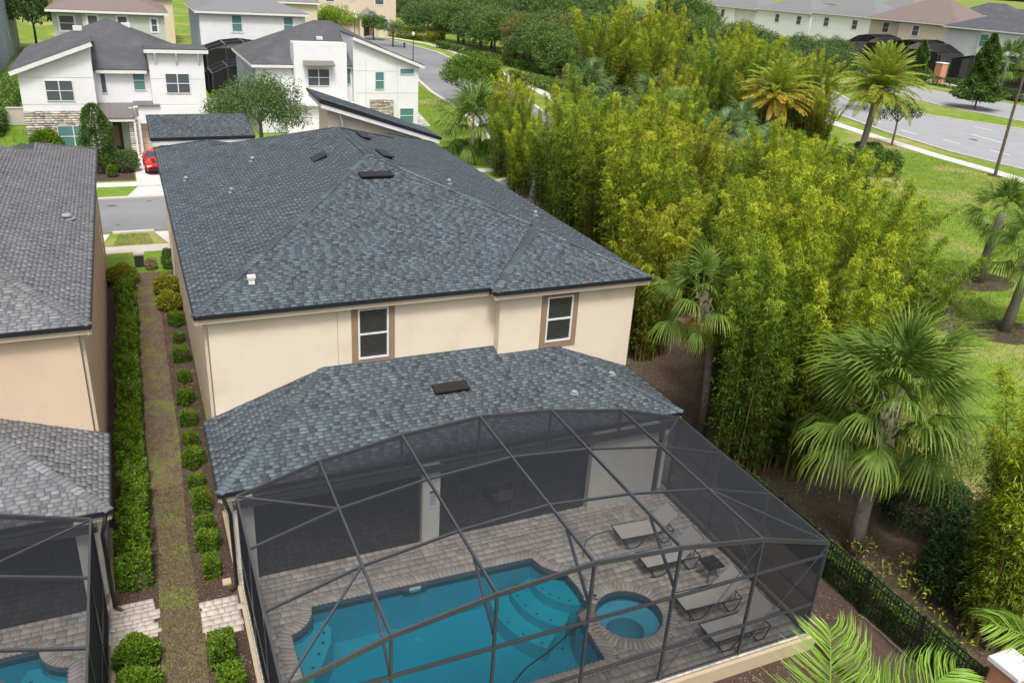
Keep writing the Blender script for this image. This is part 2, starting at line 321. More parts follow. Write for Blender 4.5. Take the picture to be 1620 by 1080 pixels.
def frame_mtx(o, x, z):
    x = Vector(x).normalized(); z = Vector(z).normalized(); y = z.cross(x)
    return Matrix(((x.x, y.x, z.x, o[0]), (x.y, y.y, z.y, o[1]), (x.z, y.z, z.z, o[2]), (0, 0, 0, 1)))
EXPO = 0.134
def shingle_proto(w, t, e=EXPO):
    def f():
        g = 0.005; b = 0.002
        d = 0 if t > .015 else .012          # the lower laminate sits a little further up
        V = [(g, d, 0), (w-g, d, 0), (w-g, e+.02, 0), (g, e+.02, 0), (g, d, t), (w-g, d, t), (w-g, e*.74, t*.6), (g, e*.74, t*.6), (w-g, e+.02, b), (g, e+.02, b)]
        return V, [(4, 5, 6, 7), (7, 6, 8, 9), (0, 1, 5, 4), (1, 2, 6, 5), (3, 0, 4, 7)], [1, .35, 0, .3, .3]  # printed shadow band; butt and side faces darkened as painted course shadow
    return f
TONES = [.2, .2, .4, .4, .4, .4, .6, .6, .6, .8]
def shingle_slope(pc, poly, ev, rng):
    """poly: 3D points of one roof plane; ev: (i,j) the eave edge, low side"""
    P = [Vector(p) for p in poly]; a, b = P[ev[0]], P[ev[1]]; x = (b-a).normalized()
    n = Vector((0, 0, 0))
    for i in range(len(P)): n += P[i].cross(P[(i+1) % len(P)])
    n.normalize()
    if n.z < 0: n = -n
    y = n.cross(x)
    if y.z < 0: x = -x; y = n.cross(x)
    uv = [((p-a).dot(x), (p-a).dot(y)) for p in P]; vmax = max(q[1] for q in uv)
    def span(v):
        xs = []
        for i in range(len(uv)):
            (u0, v0), (u1, v1) = uv[i], uv[(i+1) % len(uv)]
            if (v0 <= v) != (v1 <= v): xs.append(u0+(u1-u0)*(v-v0)/(v1-v0))
        return (min(xs), max(xs)) if len(xs) > 1 else None
    k = 0; v = 0.0; tooth = False
    while v < vmax-0.02:
        s0 = span(v+0.001); s1 = span(min(v+EXPO, vmax-0.002))
        if s0 and s1:
            lo, hi = max(s0[0], s1[0]), min(s0[1], s1[1])
            for (ua0, ua1, sgn) in ((s0[0], s1[0], 0), (s0[1], s1[1], 1)):
                if abs(ua0-ua1) > 0.003:
                    L0 = (ua0, lo) if sgn == 0 else (hi, ua0); L1 = (ua1, lo) if sgn == 0 else (hi, ua1)
                    if L0[1]-L0[0] > 0.9 or L1[1]-L1[0] > 0.9: continue
                    pts = [a+x*L0[0]+y*v+n*.012, a+x*L0[1]+y*v+n*.012, a+x*L1[1]+y*(v+EXPO)+n*.004, a+x*L1[0]+y*(v+EXPO)+n*.004]
                    pc.quad(pts, rng.choice(TONES))
            u = lo
            while u < hi-0.01:
                tooth = not tooth; wd = rng.choice((0.15, 0.20, 0.25, 0.29)) if tooth else rng.choice((0.13, 0.18, 0.23)); t = 0.020 if tooth else 0.010
                if u+wd > hi-0.05: 
                    wd = round(hi-u, 2)
                    if wd < 0.02: break
                o = a+x*u+y*v
                tn = rng.choice((.4, .6, .6, .6, .8)) if tooth else rng.choice((.2, .2, .2, .4, 0))
                if rng.random() < 0.025: tn = rng.choice((0.9, 1.0))
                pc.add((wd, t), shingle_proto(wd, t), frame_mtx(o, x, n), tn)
                u += wd
        k += 1; v += EXPO
def cap_line(pc, a, b, na, nb, rng, w=0.135):
    """bent cap shingles from a (low) to b (high) over planes with normals na, nb"""
    a = Vector(a); b = Vector(b); d = (b-a).normalized(); na = Vector(na).normalized(); nb = Vector(nb).normalized()
    zz = (na+nb).normalized(); yl = zz.cross(d).normalized()
    s = 1 if na.dot(yl) > 0 else -1
    c = max(0.2, abs(na.dot(zz))); ang = math.acos(min(1, c)); dy, dz = w*math.cos(ang), w*math.sin(ang)
    def f():
        e = 0.185; V = []
        for xx, h in ((0, .050), (e, .02)): V += [(xx, -dy, -dz+h), (xx, 0, h), (xx, dy, -dz+h)]
        V += [(0, -dy, -dz-.0), (0, 0, 0), (0, dy, -dz)]
        return V, [(0, 3, 4, 1), (1, 4, 5, 2), (6, 0, 1, 7), (7, 1, 2, 8)], [.8, .8, 0, 0]  # front edges take the darkest tone, painting the shadow under each cap
    L = (b-a).length; n = int(L/0.15); key = ('cap', round(ang, 3))
    block = 0.2
    for i in range(n):
        if rng.random() < 0.28: block = rng.choice((0.2, 0.2, 0.4, 0.4, 0.6, 0.9, 0.9, 1.0))
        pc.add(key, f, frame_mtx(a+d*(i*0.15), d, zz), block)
def pl_n(p):
    P = [Vector(q) for q in p]; n = Vector((0, 0, 0))
    for i in range(len(P)): n += P[i].cross(P[(i+1) % len(P)])
    n.normalize(); return n if n.z > 0 else -n
def window(parent, off, c, u, n, wd, h, fm, gm, split=1, mull=0, trim=None, tw=0.2, blind=False, depth=0.05, label=None, bars=True):
    """c centre on the wall face, u right, n outward"""
    c = Vector(c); u = Vector(u).normalized(); n = Vector(n).normalized(); z = Vector((0, 0, 1)); f = 0.055
    def bx(mb, cu, cz, w_, h_, d0, d1):
        pts = [c+u*(cu+a*w_/2)+z*(cz+b*h_/2)+n*d0 for a, b in ((-1, -1), (1, -1), (1, 1), (-1, 1))]
        mb.prism(pts, n*(d1-d0))
    mb = MB(off)
    for sx in (-1, 1): bx(mb, sx*(wd/2-f/2), 0, f, h, 0.004, depth)
    for sz in (-1, 1): bx(mb, 0, sz*(h/2-f/2), wd-2*f, f, 0.004, depth)
    for i in range(1, split): bx(mb, 0, -h/2+h*i/split, wd-2*f, f, 0.004, depth-.004)
    for i in range(1, mull+1): bx(mb, -wd/2+wd*i/(mull+1), 0, f*1.3, h-2*f, 0.004, depth-.002)
    w0 = mb.build('window', fm, parent)
    if label: w0['label'] = label
    nx = mull+1; pw = (wd-2*f)/nx; ph = (h-2*f)/split
    for i in range(nx):
        for j in range(split):
            g = MB(off); bx(g, -wd/2+f+pw*(i+.5), -h/2+f+ph*(j+.5), pw-.01, ph-.01, 0.003, 0.012 if not blind else 0.006); g.build('pane', gm, w0)
    if blind:
        s = MB(off); k = int(h/0.065)
        for i in range(k):
            zz = -h/2+f+0.03+i*(h-2*f-.04)/k; cc = c+z*zz
            s.add([cc-u*(wd/2-f-.02)+n*.012, cc+u*(wd/2-f-.02)+n*.012, cc+u*(wd/2-f-.02)+n*.024+z*.032, cc-u*(wd/2-f-.02)+n*.024+z*.032], [(0, 1, 2, 3)])
        tag(s.build('blind', M['blind'], w0), kind='stuff')
    if trim is not None:
        t = MB(off)
        for sx in (-1, 1): bx(t, sx*(wd/2+tw/2), 0, tw, h+2*tw, 0.003, 0.035)
        for sz in (-1, 1): bx(t, 0, sz*(h/2+tw/2), wd, tw, 0.003, 0.033)
        t.build('trim', trim, w0)
    return w0
def vent_box(parent, off, c, x, n, L, wd, name='roof_vent', m=None):
    mb = MB(off); c = Vector(c); x = Vector(x).normalized(); n = Vector(n).normalized(); y = n.cross(x)
    lo = [c-x*L/2-y*wd/2+n*.10, c+x*L/2-y*wd/2+n*.10, c+x*L/2+y*wd/2+n*.03, c-x*L/2+y*wd/2+n*.03]
    mb.prism(lo, n*.05); mb.prism([c-x*L*.42-y*wd*.38, c+x*L*.42-y*wd*.38, c+x*L*.42+y*wd*.4, c-x*L*.42+y*wd*.4], n*.07)
    return mb.build(name, m or M['black'], parent)
def pipe_vent(parent, off, p, h=0.28, r=0.04, name='vent_pipe'):
    mb = MB(off); mb.tube([p, (p[0], p[1], p[2]+h*.7)], r, 8); mb.tube([(p[0], p[1], p[2]+h*.6), (p[0], p[1], p[2]+h*.85), (p[0], p[1], p[2]+h)], [r*2.0, r*1.8, r*.5], 10); mb.tube([(p[0], p[1], p[2]+.0), (p[0], p[1], p[2]+.03)], r*3, 8)
    return mb.build(name, M['vent_grey'], parent)

# ------------------------------------------------------------------ ground, streets, paths
rng = random.Random(5)
def gz(x, y):
    """ground height: level, falling away in front of the pool enclosures"""
    if (1.36 < x < 15.4 and 12.3 < y < 23) or (-15.9 < x < -1.86 and 12.45 < y < 23): return -2.2
    if x > 1.6 and x < 17.26 and y < 12.3: return -0.45
    return -0.06
def ground():
    xs = [-5000, -900, -300, -100, -40, -20, -15.95, -15.85, -8, -1.87, -1.85, 0, 1.35, 1.37, 5, 9, 13, 15.39, 15.41, 17.25, 17.27, 25, 40, 60, 80, 110, 160, 300, 900, 1500, 7000]
    ys = [-60, -20, 0, 6, 10, 12.28, 12.31, 12.44, 12.46, 16, 20, 22.9, 23.1, 30, 45, 60, 80, 110, 160, 250, 500, 1000, 2000, 7000]
    V = [(x, y, gz(x, y)) for y in ys for x in xs]; n = len(xs)
    F = [(j*n+i, j*n+i+1, (j+1)*n+i+1, (j+1)*n+i) for j in range(len(ys)-1) for i in range(n-1)]
    return tag(link('ground', mesh_np('ground', V, F), M['grass']), kind='structure')
ground()
sheet('lawn', [[(-60, 46.2), (17.5, 46.2), (17.5, 49.7), (-60, 49.7)], [(-60, 61.9), (36, 61.9), (34, 82), (30, 92), (-60, 92)], [(-16, 92), (7.5, 92), (12, 125), (-16, 125)]], -0.052, M['grass_vivid'])
sheet('street', [[(-80, 54), (24, 54.2), (36, 58), (39, 62), (40.3, 66), (33, 62), (33, 80), (33.6, 80.5), (35.7, 90.4), (37.1, 100.6), (37.9, 110.6), (40.1, 123.8), (42.5, 137), (44.5, 153), (44.5, 170), (40, 190), (30, 205),
                          (22, 215), (22, 227), (36, 222), (48, 205), (53.5, 190), (55.6, 180.5), (56.8, 163.6), (55.4, 146.9), (53.5, 132), (51.6, 119.5), (49.3, 105.5), (47, 95), (45.5, 84), (45, 70), (44, 60), (40, 50), (30, 46), (24, 45.8), (24, 53.8)][0:1] +
                  [(24, 54.0), (30, 54.5), (37, 56), (42, 59), (45, 66), (45.5, 84), (47, 95), (49.3, 105.5), (51.6, 119.5), (53.5, 132), (55.4, 146.9), (56.8, 163.6), (55.6, 180.5), (53.5, 190), (48, 205), (36, 222), (22, 227), (22, 215), (30, 205), (40, 190), (44.5, 170), (44.5, 153), (42.5, 137), (40.1, 123.8), (37.9, 110.6), (37.1, 100.6), (35.7, 90.4), (33.6, 80.5), (32.5, 70), (31, 64.5), (27, 62), (-80, 61.8)],
                 [(-60, 132), (5, 133), (6, 139), (-60, 138)]], -0.045, M['asphalt'])
def strip(name, pts, w, z0, z1, m, kind='structure'):
    """raised band of width w along a polyline"""
    P = [Vector((x, y, 0)) for x, y in pts]; L, Rr = [], []
    for i, p in enumerate(P):
        d = (P[min(i+1, len(P)-1)]-P[max(i-1, 0)]).normalized(); n = Vector((-d.y, d.x, 0))
        L.append(p+n*w/2); Rr.append(p-n*w/2)
    mb = MB()
    for i in range(len(P)-1):
        a, b, c, d = Rr[i], Rr[i+1], L[i+1], L[i]; zu = Vector((0, 0, z1)); zl = Vector((0, 0, z0))
        mb.add([a+zu, b+zu, c+zu, d+zu, a+zl, b+zl, c+zl, d+zl], [(0, 1, 2, 3), (4, 5, 1, 0), (2, 6, 7, 3)] + ([(5, 6, 2, 1)] if i == len(P)-2 else []) + ([(0, 3, 7, 4)] if i == 0 else []))
    return tag(mb.build(name, m), kind=kind)
farkerb = [(-22, 222), (36, 222), (48, 205), (53.5, 190), (55.6, 180.5), (56.8, 163.6), (55.4, 146.9), (53.5, 132), (51.6, 119.5), (49.3, 105.5), (47, 95), (45.5, 84), (45, 66), (42, 59), (37, 56)]
strip('kerb', farkerb[1:], 0.5, -0.2, 0.06, M['concrete'])
strip('kerb', [(27, 62), (31, 64.5), (32.5, 70), (33.6, 80.5), (35.7, 90.4), (37.1, 100.6), (37.9, 110.6), (40.1, 123.8), (42.5, 137), (44.5, 153), (44.5, 170)], 0.5, -0.2, 0.06, M['concrete'])
strip('kerb', [(-60, 53.8), (-2.6, 53.8)], 0.35, -0.2, 0.05, M['concrete']); strip('kerb', [(-1.6, 53.8), (0.7, 53.8)], 0.35, -0.2, 0.05, M['concrete'])
strip('kerb', [(-60, 62.0), (26.9, 62.05)], 0.35, -0.2, 0.05, M['concrete'])
strip('sidewalk', [(30, 213), (50, 200), (56.5, 191.8), (60.5, 180), (61, 168.9), (59.5, 145.4), (56.8, 124.6), (54, 108.3), (51.5, 95), (50, 80)], 1.5, -0.2, 0.0, M['drive'])
sheet('sidewalk', [[(-60, 49.8), (17.5, 49.9), (17.5, 51.2), (-60, 51.1)]], -0.040, M['concrete'])
sheet('sidewalk', [[(-60, 65.2), (30.5, 65.4), (31.3, 66.7), (-60, 66.6)]], -0.040, M['drive'])
sheet('sidewalk', [[(28.2, 86.5), (29.6, 86.5), (31.2, 96), (30.2, 97)]], -0.038, M['drive'])
sheet('driveway', [[(-7.0, 46.2), (-2.6, 46.2), (-2.6, 49.8), (-7, 49.8)], [(-7, 51.1), (-2.3, 51.1), (-1.75, 53.65), (-7, 53.65)],
                   [(2.4, 46.2), (7.0, 46.2), (7.0, 49.8), (2.4, 49.8)], [(1.4, 51.15), (7, 51.2), (7, 53.7), (0.7, 53.7)]], -0.036, M['drive'])
sheet('driveway', [[(-0.7, 62.2), (4.7, 62.2), (4.7, 65.2), (0.15, 65.2)], [(0.1, 66.7), (5.6, 66.7), (5.6, 77.2), (0.1, 77.2)]], -0.036, M['drive'])
sheet('driveway', [[(12.6, 62.2), (21.0, 62.2), (19.5, 65.2), (14, 65.2)], [(14, 66.7), (19.5, 66.7), (19.5, 83.5), (14, 83.5)]], -0.036, M['drive'])
sheet('driveway', [[(42, 189), (49.8, 191), (51, 203), (44, 200)]], -0.03, M['drive'])
sheet('driveway', [[(5.5, 122), (11.5, 122), (10.5, 141), (5.5, 141)]], -0.03, M['drive'])
sheet('mulch_bed', [[(-4.0, 67.2), (0.05, 67.2), (-0.2, 74.9), (-7, 75.5), (-7, 72.5), (-2.6, 71.5)]], -0.046, M['mulch'])
sheet('mulch_bed', [[(-1.98, 16.0), (-1.98, 46.2), (1.45, 46.2), (1.35, 16.0)], [(-1.98, 5), (-1.98, 16), (1.3, 16), (1.3, 5)]], -0.05, M['mulch'])
wp = [(-0.80, 5), (0.12, 5), (0.12, 12), (0.28, 18), (0.18, 22), (0.38, 28), (0.36, 36), (0.45, 43), (0.9, 46.3), (-1.0, 46.3), (-0.75, 42), (-0.62, 36), (-0.72, 28), (-0.62, 22), (-0.78, 18)]
sheet('worn_path', [wp], -0.044, M['worn'])
sheet('mulch_bed', [[(1.7, 4), (17.24, 4), (17.24, 12.25), (1.7, 12.25)]], -0.44, M['mulch'])
sheet('mulch_bed', [[(15.3, 12.4), (17.3, 12.4), (17.3, 50), (15.3, 50)]], -0.046, M['mulch'])
sheet('mulch_bed', [[(15.42, 12.25), (17.24, 12.25), (17.24, 12.44), (15.42, 12.44)]], -0.05, M['mulch'])

mb = MB(); mb.add([(15.42, 12.32, -.045), (17.26, 12.32, -.045), (17.26, 8.6, -.435), (15.42, 8.6, -.435), (15.42, 12.32, -.5), (15.42, 8.6, -.5)], [(3, 2, 1, 0), (4, 5, 3, 0)]); tag(mb.build('mulch_slope', M['mulch']), kind='structure')
strip('retaining_edge', [(17.265, 12.3), (17.265, -10)], .05, -.5, -.03, M['bark'])
belt = [(17.28, -10), (21.5, 0), (22.3, 4), (22.0, 8), (23.6, 11), (23.8, 14), (25.4, 16.5), (26.0, 19.5), (28.6, 21.5), (29.2, 24.5), (33, 27.5), (35, 31), (40, 35), (44, 42), (50, 52), (58, 60), (64, 67), (74, 84), (82, 100), (86, 116), (74, 130), (66, 118), (60, 104), (54, 92), (50, 78), (47, 64), (41, 56), (30, 53), (17.6, 52), (17.4, 30)]
sheet('litter_ground', [belt], -0.048, M['litter'])
sheet('bare_patch', [[(40.5, 31.5), (42.5, 33.2), (44.5, 34.8), (45.6, 36.8), (44.6, 38.6), (42.6, 37.8), (41.8, 36.2), (40.0, 34.6), (39.2, 32.8)], [(38.8, 26.8), (39.8, 28.4), (41.6, 29.8), (42.6, 31.0), (41.0, 31.4), (39.4, 30.4), (37.8, 28.8), (37.6, 27.2)]], -0.0475, M['litter'])
sheet('mulch_ring', [[(cx+a*math.cos(t*.524), cy+b*math.sin(t*.524)) for t in range(12)] for cx, cy, a, b in ((47.0, 32.6, 2.6, 1.7), (41.2, 26.2, 2.2, 1.6), (78.3, 55.8, .9, .8), (121.9, 93.7, 2.4, 2.0))], -0.047, M['mulch'])
# boulevard east
sheet('boulevard', [[(84.6, 50), (84.4, 57.3), (84.2, 66.3), (86.5, 78), (90.5, 90.8), (98, 110), (110, 135), (122, 128), (112, 113), (103.5, 101), (106.2, 87.5), (109, 83), (111, 77), (108, 60), (104, 40), (80, 20), (78, 40)],
                    [(116.5, 60), (118.6, 82.8), (118.4, 98), (124, 118), (138, 128), (136, 111.8), (137, 101), (133, 60)]], -0.045, M['asphalt2'])
strip('kerb', [(98, 110), (90.5, 90.8), (86.5, 78), (84.2, 66.3), (84.4, 57.3), (82, 44)], 0.4, -0.2, 0.06, M['concrete'])
strip('kerb', [(110, 112), (103.5, 101), (106.4, 87.3), (109.0, 83), (111.2, 77), (109, 60)], 0.5, -0.2, 0.06, M['concrete'])
strip('kerb', [(120, 104), (118.2, 98), (118.5, 82.8), (117.5, 70)], 0.4, -0.2, 0.06, M['concrete'])
strip('sidewalk', [(90, 100), (84.0, 85), (81.8, 74.5), (80.3, 65), (79.6, 56.5), (78.6, 50), (75, 38)], 2.0, -0.2, -0.01, M['drive'])
strip('sidewalk', [(150, 128), (147, 112), (146, 96), (146, 70)], 2.2, -0.2, -0.01, M['drive'])
for cx, cy, a, b in ((-1.6, 60.2, .38, .16), (.7, 61.0, .22, .12), (-1.3, 55.6, .2, .1), (48, 128, .5, .9), (43, 100, .4, .7), (95, 72, .5, .8)):
    rs = random.Random(int(cx*10)); sheet('road_stain', [[(cx+a*rs.uniform(.6, 1.2)*math.cos(t*.449), cy+b*rs.uniform(.6, 1.2)*math.sin(t*.449)) for t in range(14)]], -0.041, M['roofbase'])
mb = MB()
for (x0, y0), (x1, y1) in [((99.7, 89.2), (98.8, 85.2)), ((98.5, 75.2), (97.3, 69.6)), ((90.6, 72.7), (90.3, 70.0)), ((90.8, 66.3), (90.6, 63.6)), ((90.2, 79.0), (89.8, 76.0)), ((97.3, 66), (97, 61)), ((93.2, 87), (92, 84)), ((104.9, 80.0), (105.1, 77.3)), ((90.4, 60), (90, 57))]:
    d = Vector((x1-x0, y1-y0, 0)).normalized()*1.0; n = Vector((-d.y, d.x, 0))*.11
    mb.add([(x0-n.x, y0-n.y, -.040), (x1-n.x, y1-n.y, -.040), (x1+n.x, y1+n.y, -.040), (x0+n.x, y0+n.y, -.040)], [(0, 1, 2, 3)])
tag(mb.build('lane_markings', M['paint']), kind='structure')

# ------------------------------------------------------------------ the two near houses
def near_house(ID):
    main = ID == 'main'
    X = (lambda x, y, z: (x, y, z)) if main else (lambda x, y, z: (-0.5-x, y+0.15, z))
    sg = 1 if main else -1
    off = X(8, 32, 0); rg = random.Random(11 if main else 12)
    SH = M['shingle'] if main else M['shingle2']; ST = M['stucco'] if main else M['stucco2']
    root = thing('house', off, 'cream two-storey house with blue slate shingle roof behind the large pool enclosure' if main else
                 'peach two-storey house with warm grey shingle roof at the left edge', 'house')
    U = lambda *ps: [X(*p) for p in ps]
    zr = 9.05; PK = (8.4, 31.9, zr); PF = (8.5, 37.6, zr)
    A, J0, J1, Rc = (1.08, 23.3, 6.5), (10.1, 23.3, 6.5), (10.1, 22.85, 6.5), (15.95, 22.85, 6.5)
    H1, H2 = (13.02, 26.19, 7.489), (13.02, 26.64, 7.489)
    L = [A, (1.08, 46.5, 6.5), (3.59, 44.0, 7.35), (3.59, 42.5, 7.35), PF, PK]
    Rr = [Rc, (15.95, 46.3, 6.5), (12, 42.3, 7.85), (12, 41.0, 7.85), PF, PK, H2, H1]
    slopes = [(L, (0, 1)), (Rr, (0, 1)), ([A, J0, H2, PK], (0, 1)), ([J1, Rc, H1], (0, 1)), ([J1, J0, H2, H1], (0, 1))]
    base = MB(off)
    def slab(mb, poly, t=0.10):
        P = [Vector(p)-Vector((0, 0, t)) for p in poly]; mb.prism(P, (0, 0, t-0.004))
    for p, e in slopes: slab(base, U(*p))
    for p in ([(1.08, 46.5, 6.5), (6.1, 46.5, 6.5), (3.59, 44, 7.35)], [(6.1, 46.5, 6.5), (6.1, 45, 6.5), (3.59, 42.5, 7.35), (3.59, 44, 7.35)],
              [(6.1, 45, 6.5), (8.0, 45, 6.5), (12, 41.0, 7.85), PF, (3.59, 42.5, 7.35)], [(8, 45, 6.5), (8, 46.3, 6.5), (12, 42.3, 7.85), (12, 41, 7.85)], [(8, 46.3, 6.5), (15.95, 46.3, 6.5), (12, 42.3, 7.85)]):
        slab(base, U(*p))
    roof = base.build('roof', M['roofbase'], root)
    # lower roof round the rear
    zl = 2.95; yl, xl, xr = 19.6, 1.05, 15.65; yw, yw2 = 23.6, 23.2
    kB = 1.32/4.0
    zt = zl+kB*(yw-yl)
    LB = [(xl, yl, zl), (xr, yl, zl), (12.65, 23.2, zl+kB*3.6), (10.45, 23.2, zl+kB*3.6), (10.45, yw, zt), (4.72, yw, zt)]
    LL = [(xl, yl, zl), (xl, 23.6, zl), (1.42, 23.6, zl+.37*.36), (4.72, yw, zt)]
    LR = [(xr, yl, zl), (xr, 23.2, zl), (12.65, 23.2, zl+kB*3.6)]
    lb = MB(off)
    for p in (LB, LL, LR): slab(lb, U(*p))
    lroof = lb.build('lower_roof', M['roofbase'], root)
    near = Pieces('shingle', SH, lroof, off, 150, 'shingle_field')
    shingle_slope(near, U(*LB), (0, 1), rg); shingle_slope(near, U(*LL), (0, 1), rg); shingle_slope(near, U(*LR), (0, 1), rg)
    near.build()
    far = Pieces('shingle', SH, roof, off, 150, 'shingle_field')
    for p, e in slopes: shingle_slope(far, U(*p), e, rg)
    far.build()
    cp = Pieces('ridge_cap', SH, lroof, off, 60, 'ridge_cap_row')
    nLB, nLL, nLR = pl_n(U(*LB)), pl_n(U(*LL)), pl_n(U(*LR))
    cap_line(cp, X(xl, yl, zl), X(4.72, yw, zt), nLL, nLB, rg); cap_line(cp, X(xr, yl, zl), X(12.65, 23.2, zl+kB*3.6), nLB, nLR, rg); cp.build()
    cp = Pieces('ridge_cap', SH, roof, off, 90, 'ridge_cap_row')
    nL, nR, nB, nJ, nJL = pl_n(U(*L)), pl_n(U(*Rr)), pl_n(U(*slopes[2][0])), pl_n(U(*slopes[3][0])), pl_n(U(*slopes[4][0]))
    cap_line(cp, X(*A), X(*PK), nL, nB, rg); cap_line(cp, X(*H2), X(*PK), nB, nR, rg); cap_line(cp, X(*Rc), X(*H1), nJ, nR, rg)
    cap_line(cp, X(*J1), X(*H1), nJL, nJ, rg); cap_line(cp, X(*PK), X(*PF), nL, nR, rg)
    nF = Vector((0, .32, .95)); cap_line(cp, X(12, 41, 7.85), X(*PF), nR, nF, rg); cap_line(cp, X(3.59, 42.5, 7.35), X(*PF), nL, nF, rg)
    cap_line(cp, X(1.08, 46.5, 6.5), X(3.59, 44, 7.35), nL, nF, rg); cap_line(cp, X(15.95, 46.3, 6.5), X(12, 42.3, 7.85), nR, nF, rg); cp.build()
    # drip edges and fascias
    d = MB(off); fa = MB(off)
    def edge(a, b, z, out):
        a = Vector(X(*a, z)); b = Vector(X(*b, z)); o_ = Vector((out[0]*sg, out[1], 0))*.02
        d.beam(a+o_+Vector((0, 0, -.055)), b+o_+Vector((0, 0, -.055)), 0.035, 0.12); 
        q = Vector((out[0]*sg, out[1], 0))*-.06
        fa.beam(a+q+Vector((0, 0, -.20)), b+q+Vector((0, 0, -.20)), 0.03, 0.17)
    edge((1.06, 23.3), (10.1, 23.3), 6.5, (0, -1)); edge((10.1, 23.28), (10.1, 22.86), 6.5, (-1, 0)); edge((10.1, 22.85), (15.97, 22.85), 6.5, (0, -1))
    edge((1.08, 23.3), (1.08, 46.5), 6.5, (-1, 0)); edge((15.95, 22.85), (15.95, 46.3), 6.5, (1, 0))
    edge((xl-.02, yl), (xr+.02, yl), zl, (0, -1)); edge((xl, yl), (xl, 23.6), zl, (-1, 0)); edge((xr, yl), (xr, 23.2), zl, (1, 0))
    d.build('drip_edge', M['drip'], root); fa.build('fascia', M['soffit'], root)
    s = MB(off)
    s.prism(U((1.12, 23.34, 6.22), (10.14, 23.34, 6.22), (10.14, 22.9, 6.22), (15.9, 22.9, 6.22), (15.9, 46, 6.22), (1.12, 46.2, 6.22)), (0, 0, .03))
    s.build('soffit', M['soffit'], root)
    # walls
    wl = MB(off)
    wl.prism(U((1.42, yw, 0), (1.42, 45.9, 0), (15.6, 45.7, 0), (15.6, 23.2, 0), (10.45, 23.2, 0), (10.45, yw, 0)), (0, 0, 6.22))
    wl.build('wall', ST, root)
    for (x, y) in ((1.34, 23.75), (1.34, 45.2)): b = MB(off); b.beam(X(x, y, -.05), X(x, y, 6.2), .08, .08, (0, 1, 0)); b.build('downspout', M['soffit'], root)
    sp = MB(off)
    sp.tube([X(1.15, 19.62, 2.8), X(1.22, 19.5, 2.6), X(1.28, 19.42, 2.4), X(1.28, 19.42, .08), X(1.1, 19.3, -.02)], .05, 8); sp.build('downspout', M['black'], root)
    # lanai: pilaster, post, solid return wall, back wall, ceiling, gutter beam
    lw = MB(off)
    lw.box(*sorted((X(1.5, 0, 0)[0], X(1.88, 0, 0)[0])), X(0, 19.5, 0)[1], X(0, 20.1, 0)[1], -.05, 2.8)
    lw.build('lanai_pilaster', M['column'], root); lw = MB(off)
    lw.box(*sorted((X(12.25, 0, 0)[0], X(14.7, 0, 0)[0])), X(0, 19.42, 0)[1], X(0, 19.72, 0)[1], -.05, 2.8)
    lw.build('lanai_wall', M['column'], root); lw = MB(off)
    lw.prism(U((1.42, 20.1, -.05), (1.62, 20.1, -.05), (1.62, yw-.01, -.05), (1.42, yw-.01, -.05)), (0, 0, 2.95))
    lw.build('lanai_side_wall', M['column'], root); lw = MB(off)
    lw.prism(U((15.3, 19.72, -.05), (15.1, 19.72, -.05), (15.1, yw2-.01, -.05), (15.3, yw2-.01, -.05)), (0, 0, 2.95))
    lw.build('lanai_side_wall', M['column'], root)
    po = MB(off); po.box(*sorted((X(6.62, 0, 0)[0], X(7.16, 0, 0)[0])), X(0, 19.45, 0)[1], X(0, 19.95, 0)[1], .0, 2.75); po.build('column', M['column'], root)
    ce = MB(off); ce.prism(U((1.7, 19.7, 2.76), (15.05, 19.7, 2.76), (15.05, 23.1, 2.76), (1.7, 23.1, 2.76)), (0, 0, .04)); ce.build('lanai_ceiling', M['interior_shade'], root)
    bk = MB(off); bk.prism(U((1.63, 23.05, 0), (15.05, 23.05, 0), (15.05, 23.15, 0), (1.63, 23.15, 0)), (0, 0, 2.7)); bk.build('lanai_back_wall', M['interior_shade'], root)
    gb = MB(off); gb.prism(U((1.35, 19.24, 2.62), (15.25, 19.24, 2.62), (15.25, 19.40, 2.62), (1.35, 19.40, 2.62)), (0, 0, .17)); gb.build('gutter_beam', M['alu'], root)
    for i, (x0, x1) in enumerate(((1.9, 6.6), (7.18, 12.22), (14.72, 15.08))):
        q = MB(off); q.add(U((x0, 19.6, 0), (x1, 19.6, 0), (x1, 19.6, 2.66), (x0, 19.6, 2.66)), [(0, 1, 2, 3)]); q.build('lanai_screen', M['screen_dark'], root)
    for x0, x1 in ((3.0, 6.0), (8.0, 11.5)):
        window(root, off, X((x0+x1)/2, 23.04, 1.2), (1, 0, 0), (0, -1, 0), x1-x0, 2.3, M['alu'], M['glass'], 1, 2)
    # windows
    if main:
        window(root, off, (6.3, 23.6, 5.25), (1, 0, 0), (0, -1, 0), 0.98, 1.72, M['white_metal'], M['glass'], 2, 0, M['trim'], 0.20, True)
        window(root, off, (12.66, 23.2, 5.18), (1, 0, 0), (0, -1, 0), 0.98, 1.66, M['white_metal'], M['glass'], 2, 0, M['trim'], 0.20, True)
        j = MB(off); j.box(5.17, 5.18, 23.594, 23.6, 3.7, 6.2); j.build('control_joint', M['trim'], root)
    # roof furniture
    def onp(poly, x, y):
        n = pl_n(poly); p = Vector(poly[0]); return p.z-(n.x*(x-p.x)+n.y*(y-p.y))/n.z
    def vb(poly, x, y, L_, W_, xd):
        P = U(*poly); q = X(x, y, 0); vent_box(root, off, (q[0], q[1], onp(P, q[0], q[1])), xd, pl_n(P), L_, W_)
    Bp = slopes[2][0]
